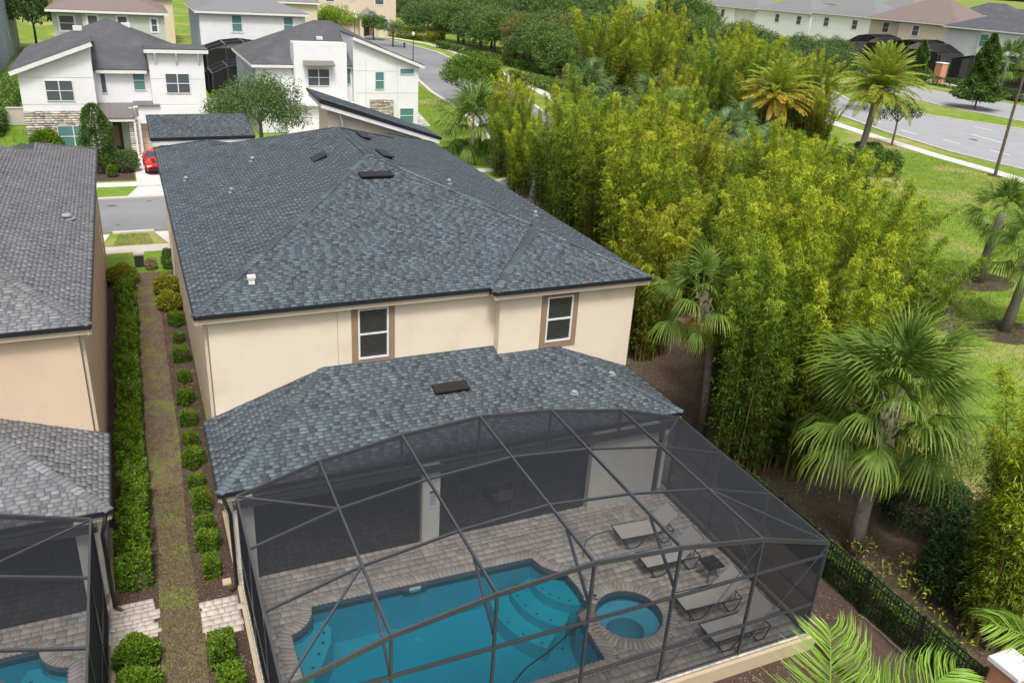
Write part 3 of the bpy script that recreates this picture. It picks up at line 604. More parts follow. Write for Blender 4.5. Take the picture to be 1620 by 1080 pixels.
    if main:
        vb(Bp, 8.25, 30.3, 1.25, .5, (1, 0, 0)); vb(LB, 8.35, 22.0, 1.15, .45, (1, 0, 0))
        vb(L, 6.9, 33.9, .75, .6, (0, 1, 0)); vb(Rr, 9.5, 37.0, 1.3, .45, (0, 1, 0)); vb(Rr, 9.3, 32.9, 1.3, .45, (0, 1, 0))
        for poly, x, y, r_ in ((L, 2.0, 38.0, .045), (L, 3.4, 33.8, .04), (L, 4.7, 37.2, .05), (Rr, 11.2, 30.4, .04), (Rr, 14.4, 29.1, .04)):
            pipe_vent(root, off, (x, y, onp(U(*poly), x, y)), .22, r_)
        for x, y in ((12.3, 21.05), (14.0, 21.6)): pipe_vent(root, off, (x, y, onp(U(*(LB if x < 13 else LR)), x, y)), .12, .05)
        hv = MB(off); z0 = onp(U(*Bp), 2.85, 24.6); hv.box(2.75, 2.93, 24.5, 24.85, z0-.02, z0+.16); hv.box(2.72, 2.96, 24.47, 24.62, z0+.17, z0+.26); hv.build('vent_hood', M['fascia_white'], root)
        # pool safety sign on the column
        sgn = MB(off); sgn.box(6.80, 7.10, 19.425, 19.445, 1.28, 1.92); sg_ = sgn.build('sign', M['white'], root)
        a = MB(off); a.box(6.83, 7.07, 19.418, 19.4235, 1.80, 1.89); a.build('sign_header', M['sign_red'], sg_)
        a = MB(off)
        for k in range(7): a.box(6.84, 7.05-(k % 3)*.03, 19.418, 19.4235, 1.72-k*.055, 1.745-k*.055)
        a.build('sign_text', M['sign_blue'], sg_)
    else:
        q = X(2.1, 31, 0)
        for x, y in ((1.9, 33.0),): 
            p = X(x, y, 0); pipe_vent(root, off, (p[0], p[1], onp(U(*L), p[0], p[1])), .2, .09)
        p = X(4.0, 24.3, 0); z0 = onp(U(*Bp), p[0], p[1]); hv = MB(off); hv.box(p[0]-.12, p[0]+.12, p[1]-.1, p[1]+.25, z0, z0+.2); hv.build('vent_hood', M['fascia_white'], root)
    if main:
        # shed-roofed front towers
        def tower(pts, wallpts, z0):
            lo = MB(off); P = [Vector(p) for p in pts]; lo.prism([p-Vector((0, 0, .16)) for p in P], (0, 0, .155)); r_ = lo.build('tower_roof', M['roofbase'], root)
            pc = Pieces('shingle', SH, r_, off, 0, 'shingle_field'); shingle_slope(pc, pts, (0, 1), rg); pc.build()
            e = MB(off)
            for i in range(4): e.beam(P[i]+Vector((0, 0, -.06)), P[(i+1) % 4]+Vector((0, 0, -.06)), .06, .13)
            e.build('drip_edge', M['drip'], r_)
            f = MB(off)
            ctr = sum(P, Vector())/4
            Q = [ctr+(p-ctr)*.97+Vector((0, 0, -.27)) for p in P]
            for i in range(4): f.beam(Q[i], Q[(i+1) % 4], .05, .24)
            f.build('fascia', M['fascia_white'], r_)
            wv = MB(off); W = [Vector(p) for p in wallpts]
            n = pl_n(pts); p0 = P[0]
            top = [Vector((p.x, p.y, p0.z-(n.x*(p.x-p0.x)+n.y*(p.y-p0.y))/n.z-.165)) for p in W]; bot = [Vector((p.x, p.y, z0)) for p in W]
            k = len(W); wv.add(bot+top, [tuple(range(k)), tuple(range(k, 2*k))]+[(i, (i+1) % k, (i+1) % k+k, i+k) for i in range(k)])
            wv.build('tower_wall', M['stucco'], root)
        tower([(0.95, 46.4, 7.02), (6.1, 46.6, 7.02), (6.1, 50.3, 7.55), (0.95, 50.1, 7.55)], [(1.4, 46.9, 0), (5.6, 46.95, 0), (5.6, 49.7, 0), (1.4, 49.7, 0)], 0)
        tower([(16.35, 45.9, 6.85), (16.35, 49.3, 6.85), (9.45, 49.3, 9.1), (9.45, 45.9, 8.95)], [(10.0, 46.5, 0), (15.3, 46.5, 0), (15.3, 48.9, 0), (10.0, 48.9, 0)], 0)
        br = MB(off)
        br.tube([(10.35, 46.46, 8.45), (10.62, 46.2, 8.1), (10.75, 46.3, 7.6), (10.75, 46.46, 7.1)], .06, 6); br.build('bracket', M['fascia_white'], root)
        fr = MB(off); fr.box(1.42, 15.6, 45.9, 46.45, 0, 6.2); fr.build('front_wall', M['stucco'], root)
    return root
near_house('main'); near_house('left')

# ------------------------------------------------------------------ pool decks, pools
POOL = [(9.5, 17.8), (3.0, 17.95), (2.98, 17.7), (2.9, 17.5), (2.75, 17.3), (2.55, 17.15), (2.32, 17.08), (2.36, 13.5), (9.6, 13.5), (9.66, 14.75), (9.70, 15.2), (10.15, 15.35), (10.2, 16.2), (10.15, 16.85), (9.85, 17.05), (9.62, 17.35)]
SPC, SPR = (11.03, 14.72), 0.93
SPA = [(SPC[0]+SPR*math.cos(t*math.pi/14), SPC[1]+SPR*math.sin(t*math.pi/14)) for t in range(28)]
def grow(poly, d):
    out = []; n = len(poly); area = sum(poly[i][0]*poly[(i+1) % n][1]-poly[(i+1) % n][0]*poly[i][1] for i in range(n)); s = 1 if area > 0 else -1
    for i in range(n):
        a, b, c = Vector(poly[i-1]), Vector(poly[i]), Vector(poly[(i+1) % n])
        n1 = Vector(((b-a).y, -(b-a).x)).normalized()*s; n2 = Vector(((c-b).y, -(c-b).x)).normalized()*s; m_ = (n1+n2)
        m_ = m_/max(0.6, m_.length_squared/2) if m_.length > .3 else n1
        out.append((b.x+m_.x*d, b.y+m_.y*d))
    return out
def pool_deck(X, label, plabel, spalabel, rg, full=True, dy=0):
    off = (0, 0, 0); XD = X
    if dy: X = lambda x, y: (XD(x, y)[0], XD(x, y)[1]+dy)
    pool = [X(*p) for p in POOL]; spa = [X(*p) for p in SPA]
    outer = [XD(1.34, 12.25), XD(15.42, 12.25), XD(15.42, 23.1), XD(1.34, 23.1)]
    deck = tag(sheet('pool_deck', [[(0, 0), (1, 0), (0, 1)]], 0, M['joint']), kind='structure')
    # slab with holes
    rings = [[Vector((*p, 0)) for p in outer], [Vector((*p, 0)) for p in pool]] + ([[Vector((*p, 0)) for p in spa]] if full else [])
    tri = geometry.tessellate_polygon(rings); vs = [v for r_ in rings for v in r_]
    me = bpy.data.meshes.new('pool_deck'); me.from_pydata([(v.x, v.y, -0.012) for v in vs], [], [tuple(t) for t in tri]); me.materials.append(M['joint']); deck.data = me
    e = MB(); e.prism([(*p, -0.5) for p in outer], (0, 0, .484)); 
    ee = MB()
    for i in range(4):
        a = Vector((*outer[i], 0)); b = Vector((*outer[(i+1) % 4], 0)); ee.beam(a+Vector((0, 0, -.24)), b+Vector((0, 0, -.24)), .10, .46)
    ee.build('deck_edge', M['tan'], deck)
    gp = grow(pool, .30); gs = grow(spa, .30)
    def pv(w, h):
        def f():
            g = .006; t = .014
            V = [(g, g, 0), (w-g, g, 0), (w-g, h-g, 0), (g, h-g, 0), (g+.006, g+.006, t), (w-g-.006, g+.006, t), (w-g-.006, h-g-.006, t), (g+.006, h-g-.006, t)]
            return V, [(4, 5, 6, 7), (0, 1, 5, 4), (1, 2, 6, 5), (2, 3, 7, 6), (3, 0, 4, 7)]
        return f
    pc = Pieces('paver', M['paver'], deck, off, 240 if full else 60, 'paver_field')
    x0, x1 = min(p[0] for p in outer), max(p[0] for p in outer); y = 12.34
    while y < 22.9:
        h = rg.choice((.16, .24, .24)); x = x0+.06
        while x < x1-.3:
            w = rg.choice((.16, .24, .24, .32)); cx, cy = x+w/2, y+h/2
            if not inside(gp, cx, cy) and (not full or not inside(gs, cx, cy)):
                pc.add((w, h), pv(w, h), Matrix.Translation((x, y, -.012+rg.uniform(0, .003))), rg.random())
            x += w
        y += h
    pc.build()
    cb = Pieces('coping_brick', M['paver'], deck, off, 150 if full else 30, 'coping_field')
    def coping(poly, skip=None, d=.31):
        g = grow(poly, d); n = len(poly)
        for i in range(n):
            a, b, c, dd = (Vector((*q, 0)) for q in (poly[i], poly[(i+1) % n], g[(i+1) % n], g[i])); L = max((b-a).length, (c-dd).length*.7); k = max(1, round(L/.13))
            for j in range(k):
                p = a.lerp(b, (j+.5)/k); q = dd.lerp(c, (j+.5)/k)
                if skip and skip(q.lerp(p, .5)): continue
                w = (c-dd).length/k*.5+(b-a).length/k*.5; ln = (q-p).length; x_ = (q-p).normalized()
                cb.add(('c', round(w, 2)), pv(round(ln, 2), max(.05, round(w, 2))), frame_mtx(p-Vector((-x_.y, x_.x, 0))*w/2+Vector((0, 0, -.004)), x_, (0, 0, 1)), rg.random()*.7+.3)
    spill = lambda q: full and abs(q.x-X(10.1, 0)[0]) < .45 and 14.9 < q.y < 15.45
    coping(pool, lambda q: spill(q) or (full and inside(spa, q.x, q.y)))
    if full: coping(spa, lambda q: spill(q) or inside(pool, q.x, q.y))
    cb.build()
    # pool shell
    lv = -0.14
    def shell(poly, depth, name, lab, par_m, water):
        root = thing(name, (*X(*((6, 15.5) if name == 'swimming_pool' else SPC)), 0), lab, 'pool' if name == 'swimming_pool' else 'spa')
        o_ = tuple(root.location); s = MB(o_); n = len(poly); 
        s.add([(*p, -.02) for p in poly]+[(*p, -depth) for p in poly], [(i, (i+1) % n, (i+1) % n+n, i+n) for i in range(n)])
        tri = geometry.tessellate_polygon([[Vector((*p, 0)) for p in poly]]); s.add([(*p, -depth) for p in poly], [tuple(t) for t in tri]); s.build('basin', par_m, root)
        t = MB(o_); g = grow(poly, -.012); t.add([(*p, -.016) for p in g]+[(*p, -.30) for p in g], [(i, (i+1) % n, (i+1) % n+n, i+n) for i in range(n)]); t.build('tile_band', M['pooltile'], root)
        wv = MB(o_); g2 = grow(poly, -.02); tri = geometry.tessellate_polygon([[Vector((*p, 0)) for p in g2]]); wv.add([(*p, lv) for p in g2], [tuple(t) for t in tri]); wo_ = wv.build('water', water, root)
        for pl in wo_.data.polygons:
            if pl.normal.z < 0: pl.flip()
        return root
    pr_ = shell(pool, 1.5, 'swimming_pool', plabel, M['plaster'], M['water']); po = tuple(pr_.location)
    if full:
        sp_ = shell(spa, 1.0, 'spa', spalabel, M['plaster'], M['spawater']); so_ = tuple(sp_.location)
        b = MB(so_)   # bench ring round the spa, wide on the right
        cx, cy = SPC[0]-.22, SPC[1]-.22; k = 28
        inn = [(cx+.55*math.cos(t*math.pi/14), cy+.50*math.sin(t*math.pi/14)) for t in range(k)]; ot = grow(SPA, -.014)
        b.add([(*p, -.34) for p in ot]+[(*p, -.34) for p in inn]+[(*p, -.98) for p in inn], [(i, (i+1) % k, (i+1) % k+k, i+k) for i in range(k)]+[(i+k, (i+1) % k+k, (i+1) % k+2*k, i+2*k) for i in range(k)])
        b.build('bench', M['steps'], sp_)
        s = MB(so_); s.box(9.74, 10.14, 15.0, 15.36, -.13, -.03); s.build('spillway', M['pooltile'], sp_)
        for i, (r_, z_) in enumerate(((2.55, -1.0), (1.95, -.68), (1.35, -.36))):
            st = MB(po); C = (10.6, 17.1); pts = []
            for t in range(25):
                a = R(170+t*(284-170)/24); p = (C[0]+r_*math.cos(a), C[1]+r_*math.sin(a)); pts.append(p)
            inner_g = grow(pool, -.02)
            # clip the arc wedge to the pool outline by shrinking towards the corner
            cl = []
            for p in pts:
                q = p; f = 1.0
                while not inside(inner_g, *q) and f > .2: f -= .02; q = (C[0]+(p[0]-C[0])*f, C[1]+(p[1]-C[1])*f)
                cl.append(q)
            corner = [q for q in ((9.62, 15.3), (10.12, 15.42), (10.17, 16.2), (10.12, 16.8), (9.8, 17.0), (9.55, 17.35), (9.45, 17.72))]
            arc = [p for p in cl if p[1] > 15.1 and p[0] < 9.62 or p[1] > 15.42]
            ring = arc+[q for q in corner if (q[0]-arc[-1][0])+(q[1]-arc[-1][1]) > -.3]
            tri = geometry.tessellate_polygon([[Vector((*p, 0)) for p in ring]]); n = len(ring)
            st.add([(*p, z_) for p in ring]+[(*p, -1.48) for p in ring], [tuple(t) for t in tri]+[(i, (i+1) % n, (i+1) % n+n, i+n) for i in range(n)])
            so2 = st.build('step', M['steps'], pr_)
            dt = MB(po)
            for p in cl[2:-2:3]:
                q = (C[0]+(p[0]-C[0])*(r_-.14)/r_, C[1]+(p[1]-C[1])*(r_-.14)/r_); dt.box(q[0]-.03, q[0]+.03, q[1]-.03, q[1]+.03, z_+.002, z_+.006)
            dt.build('step_markers', M['pooltile'], so2)
    sh = MB(po)   # crescent ledge at the left end
    A_ = [X(*p) for p in ((2.37, 15.2), (2.34, 17.05), (2.6, 17.16), (2.78, 17.3), (2.95, 17.5), (3.02, 17.72), (3.3, 17.75), (3.42, 17.4), (3.3, 16.9), (3.0, 16.35), (2.62, 15.75))]
    if sum(A_[i][0]*A_[(i+1) % len(A_)][1]-A_[(i+1) % len(A_)][0]*A_[i][1] for i in range(len(A_))) < 0: A_ = A_[::-1]
    sh.prism([(*p, -1.48) for p in A_], (0, 0, 1.06)); sh.build('ledge', M['steps'], pr_)
    dt = MB(po)
    for p in ((3.2, 17.3), (3.1, 16.95), (2.92, 16.6), (2.68, 16.2)):
        q = X(*p); dt.box(q[0]-.035, q[0]+.035, q[1]-.035, q[1]+.035, -.418, -.41)
    dt.build('ledge_markers', M['pooltile'], pr_)
    if full:
        k = MB(po); k.box(5.55, 6.25, 17.80, 17.9, -.30, -.03); sk = k.build('skimmer', M['pooltile'], pr_); k = MB(po); k.box(5.72, 6.05, 17.785, 17.8, -.22, -.06); k.build('skimmer_mouth', M['skimmer'], sk)
        for x, y in ((5.8, 17.2), (5.0, 14.2), (7.2, 14.4), (6.3, 13.8)):
            k = MB(po); k.tube([(x, y, -1.49), (x, y, -1.44)], .12, 12); k.build('drain_fitting', M['skimmer'], pr_)
    return deck
ID = lambda x, y: (x, y)
MIR = lambda x, y: (-0.5-x, y+0.15)
rgp = random.Random(3)
pool_deck(ID, '', 'blue swimming pool with curved entry steps inside the large screen enclosure', 'small round spa beside the pool steps', rgp)
pool_deck(MIR, '', 'corner of a blue swimming pool in the enclosure at the left edge', '', rgp, False, .62)
# pool cleaner hose in the big pool
mb = MB((7.2, 13.9, -1.0)); mb.tube([(6.85, 14.2, -1.3), (6.9, 14.0, -1.1), (6.95, 13.75, -1.3)], .14, 10)
q = mb.build('pool_cleaner', M['blue_hose']); q.location = (7.2, 13.9, -1.0); tag(q, 'blue pool cleaner resting at the bottom of the pool', 'pool cleaner')
mb = MB((8, 14.2, -.13)); mb.tube([(7.0, 13.95, -.7), (7.6, 14.05, -.13), (8.4, 14.35, -.125), (9.2, 14.75, -.125), (9.68, 14.9, -.1)], .018, 6)
q = mb.build('cleaner_hose', M['black']); q.location = (8, 14.2, -.13); tag(q, 'thin dark hose floating across the pool to its right edge', 'hose')

# ------------------------------------------------------------------ pool enclosures
CX = [1.46, 3.62, 5.9, 8.2, 10.5, 12.95, 15.2]; CZ = [3.05, 3.70, 4.08, 4.27, 4.08, 3.68, 3.02]; CY = [19.2, 16.95, 14.7, 12.42]
def enclosure(X, label, cols):
    root = thing('pool_enclosure', (*X(8.2, 15.8), 0), label, 'pool enclosure'); off = tuple(root.location)
    P = lambda i, y, z: (*X(CX[i], y), z)
    def beam(nm, a, b, w=.05, h=.09): mb = MB(off); mb.beam(a, b, w, h); mb.build(nm, M['alu'], root)
    def panel(pts):
        mb = MB(off); mb.add(pts, [(0, 1, 2, 3)[:len(pts)]]); mb.build('screen_panel', M['screen'], root)
    lo, hi = cols; last = len(CX)-1
    for i in range(lo, hi+1):
        beam('rafter', P(i, CY[0], CZ[i]), P(i, CY[-1], CZ[i]))
        if i < hi:
            for k, y in enumerate(CY):
                beam('purlin', P(i, y, CZ[i]-.012), P(i+1, y, CZ[i+1]-.012), .05, .06 if k in (1, 2) else .12)
            for k in range(3): panel([P(i, CY[k], CZ[i]+.0), P(i+1, CY[k], CZ[i+1]+.0), P(i+1, CY[k+1], CZ[i+1]+.0), P(i, CY[k+1], CZ[i]+.0)])
            zz = [0.05, 1.0, 2.62]
            yb = CY[-1]
            beam('chair_rail', P(i, yb, zz[1]), P(i+1, yb, zz[1]), .05, .08); beam('cross_rail', P(i, yb, zz[2]), P(i+1, yb, zz[2]), .05, .08)
            beam('base_rail', P(i, yb, .03), P(i+1, yb, .03), .05, .05)
            panel([P(i, yb, .05), P(i+1, yb, .05), P(i+1, yb, zz[1]), P(i, yb, zz[1])]); panel([P(i, yb, zz[1]), P(i+1, yb, zz[1]), P(i+1, yb, zz[2]), P(i, yb, zz[2])])
            panel([P(i, yb, zz[2]), P(i+1, yb, zz[2]), P(i+1, yb, CZ[i+1]), P(i, yb, CZ[i])])
            panel([P(i, CY[0], 2.8), P(i+1, CY[0], 2.8), P(i+1, CY[0], CZ[i+1]), P(i, CY[0], CZ[i])])
        beam('front_post', P(i, CY[-1], 0), P(i, CY[-1], CZ[i]-.06), .055, .08)
        if 0 < i < last:
            beam('rear_post', P(i, CY[0], 2.75), P(i, CY[0], CZ[i]-.06)); beam('knee_brace', P(i, 13.75, CZ[i]-.05), P(i, 12.46, CZ[i]-1.15), .05, .08)
    for i in (0, last):
        if not lo <= i <= hi: continue
        for y in CY[:-1]: beam('side_post', P(i, y, 0), P(i, y, CZ[i]-.05))
        for k in range(3):
            for z0, z1 in ((.03, 1.05), (1.05, CZ[i])):
                beam('side_rail', P(i, CY[k], z0), P(i, CY[k+1], z0), .05, .06)
                panel([P(i, CY[k], z0), P(i, CY[k+1], z0), P(i, CY[k+1], z1), P(i, CY[k], z1)])
        j = 1 if i == 0 else last-1
        beam('corner_brace', P(i, CY[0], CZ[i]), P(j, CY[1], CZ[j]), .045, .05); beam('corner_brace', P(i, CY[3], CZ[i]), P(j, CY[2], CZ[j]), .045, .05)
    # wind cables in the front wall
    if hi == last:
        for i0 in (last-1, last):
            mb = MB(off); mb.tube([P(i0, 12.40, CZ[i0]-.1), P(i0-1, 12.40, .1)], .012, 5); mb.build('wind_cable', M['alu'], root)
    return root
enclosure(ID, 'large arched screen pool enclosure behind the cream house', (0, 6))
enclosure(MIR, 'screen pool enclosure cut off by the left edge of the photo', (0, 4))

# loungers, table, garden hose
def lounger(x, y, rz, label, ang):
    r_ = thing('sun_lounger', (x, y, 0), label, 'lounger', 'loungers on the pool deck', rz)
    s = MB(); s.prism([(0, -.33, .40), (1.22, -.33, .40), (1.22, .33, .40), (0, .33, .40)], (0, 0, .035)); s.build('seat', M['sling'], r_)
    c, sn = math.cos(ang), math.sin(ang); L = .86
    b = MB(); b.prism([(1.23, -.33, .41), (1.23+L*c, -.33, .41+L*sn), (1.23+L*c, .33, .41+L*sn), (1.23, .33, .41)], (-.03*sn, 0, .03*c)); b.build('backrest', M['sling'], r_)
    for sy in (-.36, .36):
        f = MB(); f.tube([(-.02, sy, .42), (1.25, sy, .42), (1.8, sy, .40)], .018, 6); f.tube([(.12, sy, .41), (.16, sy, .06), (.3, sy, .02), (.55, sy, .03), (.72, sy, .2), (.80, sy, .41)], .016, 6)
        f.tube([(1.2, sy, .41), (1.3, sy, .1), (1.45, sy, .02), (1.65, sy, .05), (1.78, sy, .40)], .016, 6); f.build('side_frame', M['black'], r_)
    f = MB()
    for xx, zz in ((-.02, .42), (.3, .02), (1.45, .02), (1.8, .40)): f.tube([(xx, -.36, zz), (xx, .36, zz)], .016, 6)
    f.tube([(1.23+L*c, -.33, .41+L*sn), (1.23+L*c, .33, .41+L*sn)], .018, 6); f.tube([(1.6, -.3, .4), (1.23+.5*c, -.3, .40+.5*sn)], .012, 5); f.build('cross_bars', M['black'], r_)
lounger(12.24, 17.52, R(-4), 'beige sun lounger nearest the house wall, backrest raised', R(40))
lounger(12.26, 16.12, R(-2), 'second beige sun lounger from the house, just behind the side table', R(48))
lounger(12.30, 14.24, R(-3), 'third beige sun lounger from the house, beside the spa, in front of the side table', R(46))
lounger(12.32, 12.98, R(0), 'beige sun lounger nearest the front screen wall', R(52))
t = thing('side_table', (14.12, 15.28, 0), 'dark metal side table with woven top between the middle loungers', 'table')
mb = MB(); mb.box(-.26, .26, -.26, .26, .46, .475); mb.build('table_top', M['screen_dark'], t)
mb = MB()
for a, b in (((-.27, -.27), (.27, -.27)), ((.27, -.27), (.27, .27)), ((.27, .27), (-.27, .27)), ((-.27, .27), (-.27, -.27))): mb.tube([(*a, .47), (*b, .47)], .016, 6)
mb.build('table_rim', M['black'], t)
for sx in (-1, 1):
    for sy in (-1, 1):
        mb = MB(); mb.tube([(sx*.24, sy*.24, .46), (sx*.1, sy*.1, .28), (sx*.13, sy*.13, .12), (sx*.27, sy*.27, .01)], .014, 6); mb.build('leg', M['black'], t)
mb = MB((12, 18, 0)); mb.tube([(11.0, 17.3, .02), (11.2, 17.65, .03), (11.45, 17.95, .02), (11.8, 18.1, .02), (12.3, 18.15, .02), (13.0, 17.95, .02), (13.6, 17.7, .02)], .022, 6)
q = mb.build('garden_hose', M['green_hose']); q.location = (12, 18, 0); tag(q, 'green garden hose curling from the first lounger across the deck', 'hose')
# dim lanai furniture
t = thing('patio_table', (9.6, 21.2, 0), 'dark patio table in the shade of the lanai', 'table'); mb = MB(); mb.tube([(0, 0, .72), (0, 0, .75)], .6, 20); mb.build('table_top', M['sling'], t); mb = MB(); mb.tube([(0, 0, 0), (0, 0, .72)], .07, 8); mb.tube([(0, 0, 0), (0, 0, .03)], .3, 12); mb.build('pedestal', M['black'], t)
def chair(x, y, rz, lab):
    t = thing('patio_chair', (x, y, 0), lab, 'chair', 'patio chairs in the lanai', rz)
    mb = MB(); mb.box(-.24, .24, -.24, .24, .42, .46); mb.build('seat', M['sling'], t); mb = MB(); mb.prism([(-.24, .24, .46), (.24, .24, .46), (.24, .32, .92), (-.24, .32, .92)], (0, .03, 0)); mb.build('backrest', M['sling'], t)
    for sx in (-.22, .22):
        for sy in (-.22, .22): mb = MB(); mb.tube([(sx, sy, 0), (sx, sy, .42)], .015, 5); mb.build('leg', M['black'], t)
chair(9.6, 20.4, R(180), 'patio chair in front of the shaded lanai table'); chair(8.7, 21.3, R(90), 'patio chair left of the shaded lanai table'); chair(10.5, 21.3, R(-90), 'patio chair right of the shaded lanai table')

# paver pads at the side doors
def pad(X0, X1, y0, y1, lab):
    c = ((X0+X1)/2, (y0+y1)/2); d = thing('paver_pad', (*c, 0), lab, 'paver pad', 'paver pads in the side yard'); rg = random.Random(int(c[0]*10)+99)
    s = MB((*c, 0)); s.box(X0, X1, y0, y1, -.06, -.02); s.build('bedding', M['joint'], d); pc = Pieces('paver', M['paver'], d, (*c, 0), 300)
    y = y0
    while y < y1-.1:
        h = rg.choice((.15, .22)); x = X0-(rg.random()*.08)
        while x < X1-.08:
            w = rg.choice((.15, .22, .22, .3))
            def f(w=w, h=h):
                g = .005; t = .02; return [(g, g, 0), (w-g, g, 0), (w-g, h-g, 0), (g, h-g, 0), (g+.006, g+.006, t), (w-g-.006, g+.006, t), (w-g-.006, h-g-.006, t), (g+.006, h-g-.006, t)], [(4, 5, 6, 7), (0, 1, 5, 4), (1, 2, 6, 5), (2, 3, 7, 6), (3, 0, 4, 7)]
            pc.add((w, h), f, Matrix.Translation((x, y, -.025+rg.uniform(0, .006))), .35+.5*rg.random()); x += w
        y += h
    pc.build()
pad(-1.86, -.86, 18.2, 19.7, 'tan paver pad beside the left enclosure at the end of the long hedge')
pad(.3, 1.24, 17.7, 19.1, 'tan paver pad against the big pool enclosure')
mb = MB((1.05, 19.75, 0)); mb.box(.93, 1.15, 19.6, 19.85, -.05, .0); q = mb.build('splash_block', M['tan']); q.location = (1.05, 19.75, 0); tag(q, 'single tan paver lying by the foot of the black downspout', 'paver')

# ------------------------------------------------------------------ houses across the street and beyond
def hroof(mb, x0, x1, y0, y1, z, zr, t=.18, inset=None):
    """hipped roof over a rectangle, ridge along the longer side"""
    w, d = x1-x0, y1-y0
    if w < d: a, b = (x0+w/2, y0+w/2, zr), (x0+w/2, y1-w/2, zr); 
    else: a, b = (x0+d/2, y0+d/2, zr), (x1-d/2, y0+d/2, zr)
    c = [(x0, y0, z), (x1, y0, z), (x1, y1, z), (x0, y1, z)]; lo = [(p[0], p[1], z-t) for p in c]
    V = c+lo+[a, b]
    F = [(0, 1, 8), (1, 2, 9, 8), (2, 3, 9), (3, 0, 8, 9)] if w < d else [(0, 1, 9, 8), (1, 2, 9), (2, 3, 8, 9), (3, 0, 8)]
    mb.add(V, F+[(4, 5, 1, 0), (5, 6, 2, 1), (6, 7, 3, 2), (7, 4, 0, 3), (7, 6, 5, 4)])
def wbox(root, off, nm, m, *b): mb = MB(off); mb.box(*b); return mb.build(nm, m, root)
def shed(mb, x0, x1, y0, y1, z0, z1, t=.18):
    mb.prism([(x0, y0, z0-t), (x1, y0, z1-t), (x1, y1, z1-t), (x0, y1, z0-t)], (0, 0, t))
def stonework(root, off, x0, x1, yf, z0, z1, holes, sd):
    rg = random.Random(sd); w = wbox(root, off, 'stone_wall', M['stone'], x0, x1, yf, yf+.12, z0, z1)
    pc = Pieces('stone', M['stone'], w, off, 120, 'stone_field'); z = z0
    while z < z1-.05:
        h = min(rg.choice((.12, .16, .2)), z1-z); x = x0
        while x < x1-.05:
            L = min(rg.choice((.3, .45, .6, .8)), x1-x)
            if not any(a < x+L/2 < b and c < z+h/2 < d for a, b, c, d in holes):
                t = rg.choice((.02, .035, .05))
                def f(L=L, h=h, t=t):
                    g = .008; return [(g, 0, g), (L-g, 0, g), (L-g, 0, h-g), (g, 0, h-g), (g, -t, g), (L-g, -t, g), (L-g, -t, h-g), (g, -t, h-g)], [(4, 5, 6, 7), (0, 1, 5, 4), (1, 2, 6, 5), (2, 3, 7, 6), (3, 0, 4, 7)]
                pc.add((round(L, 3), round(h, 3), t), f, Matrix.Translation((x, yf, z)), rg.random())
            x += L
        z += h
    pc.build()
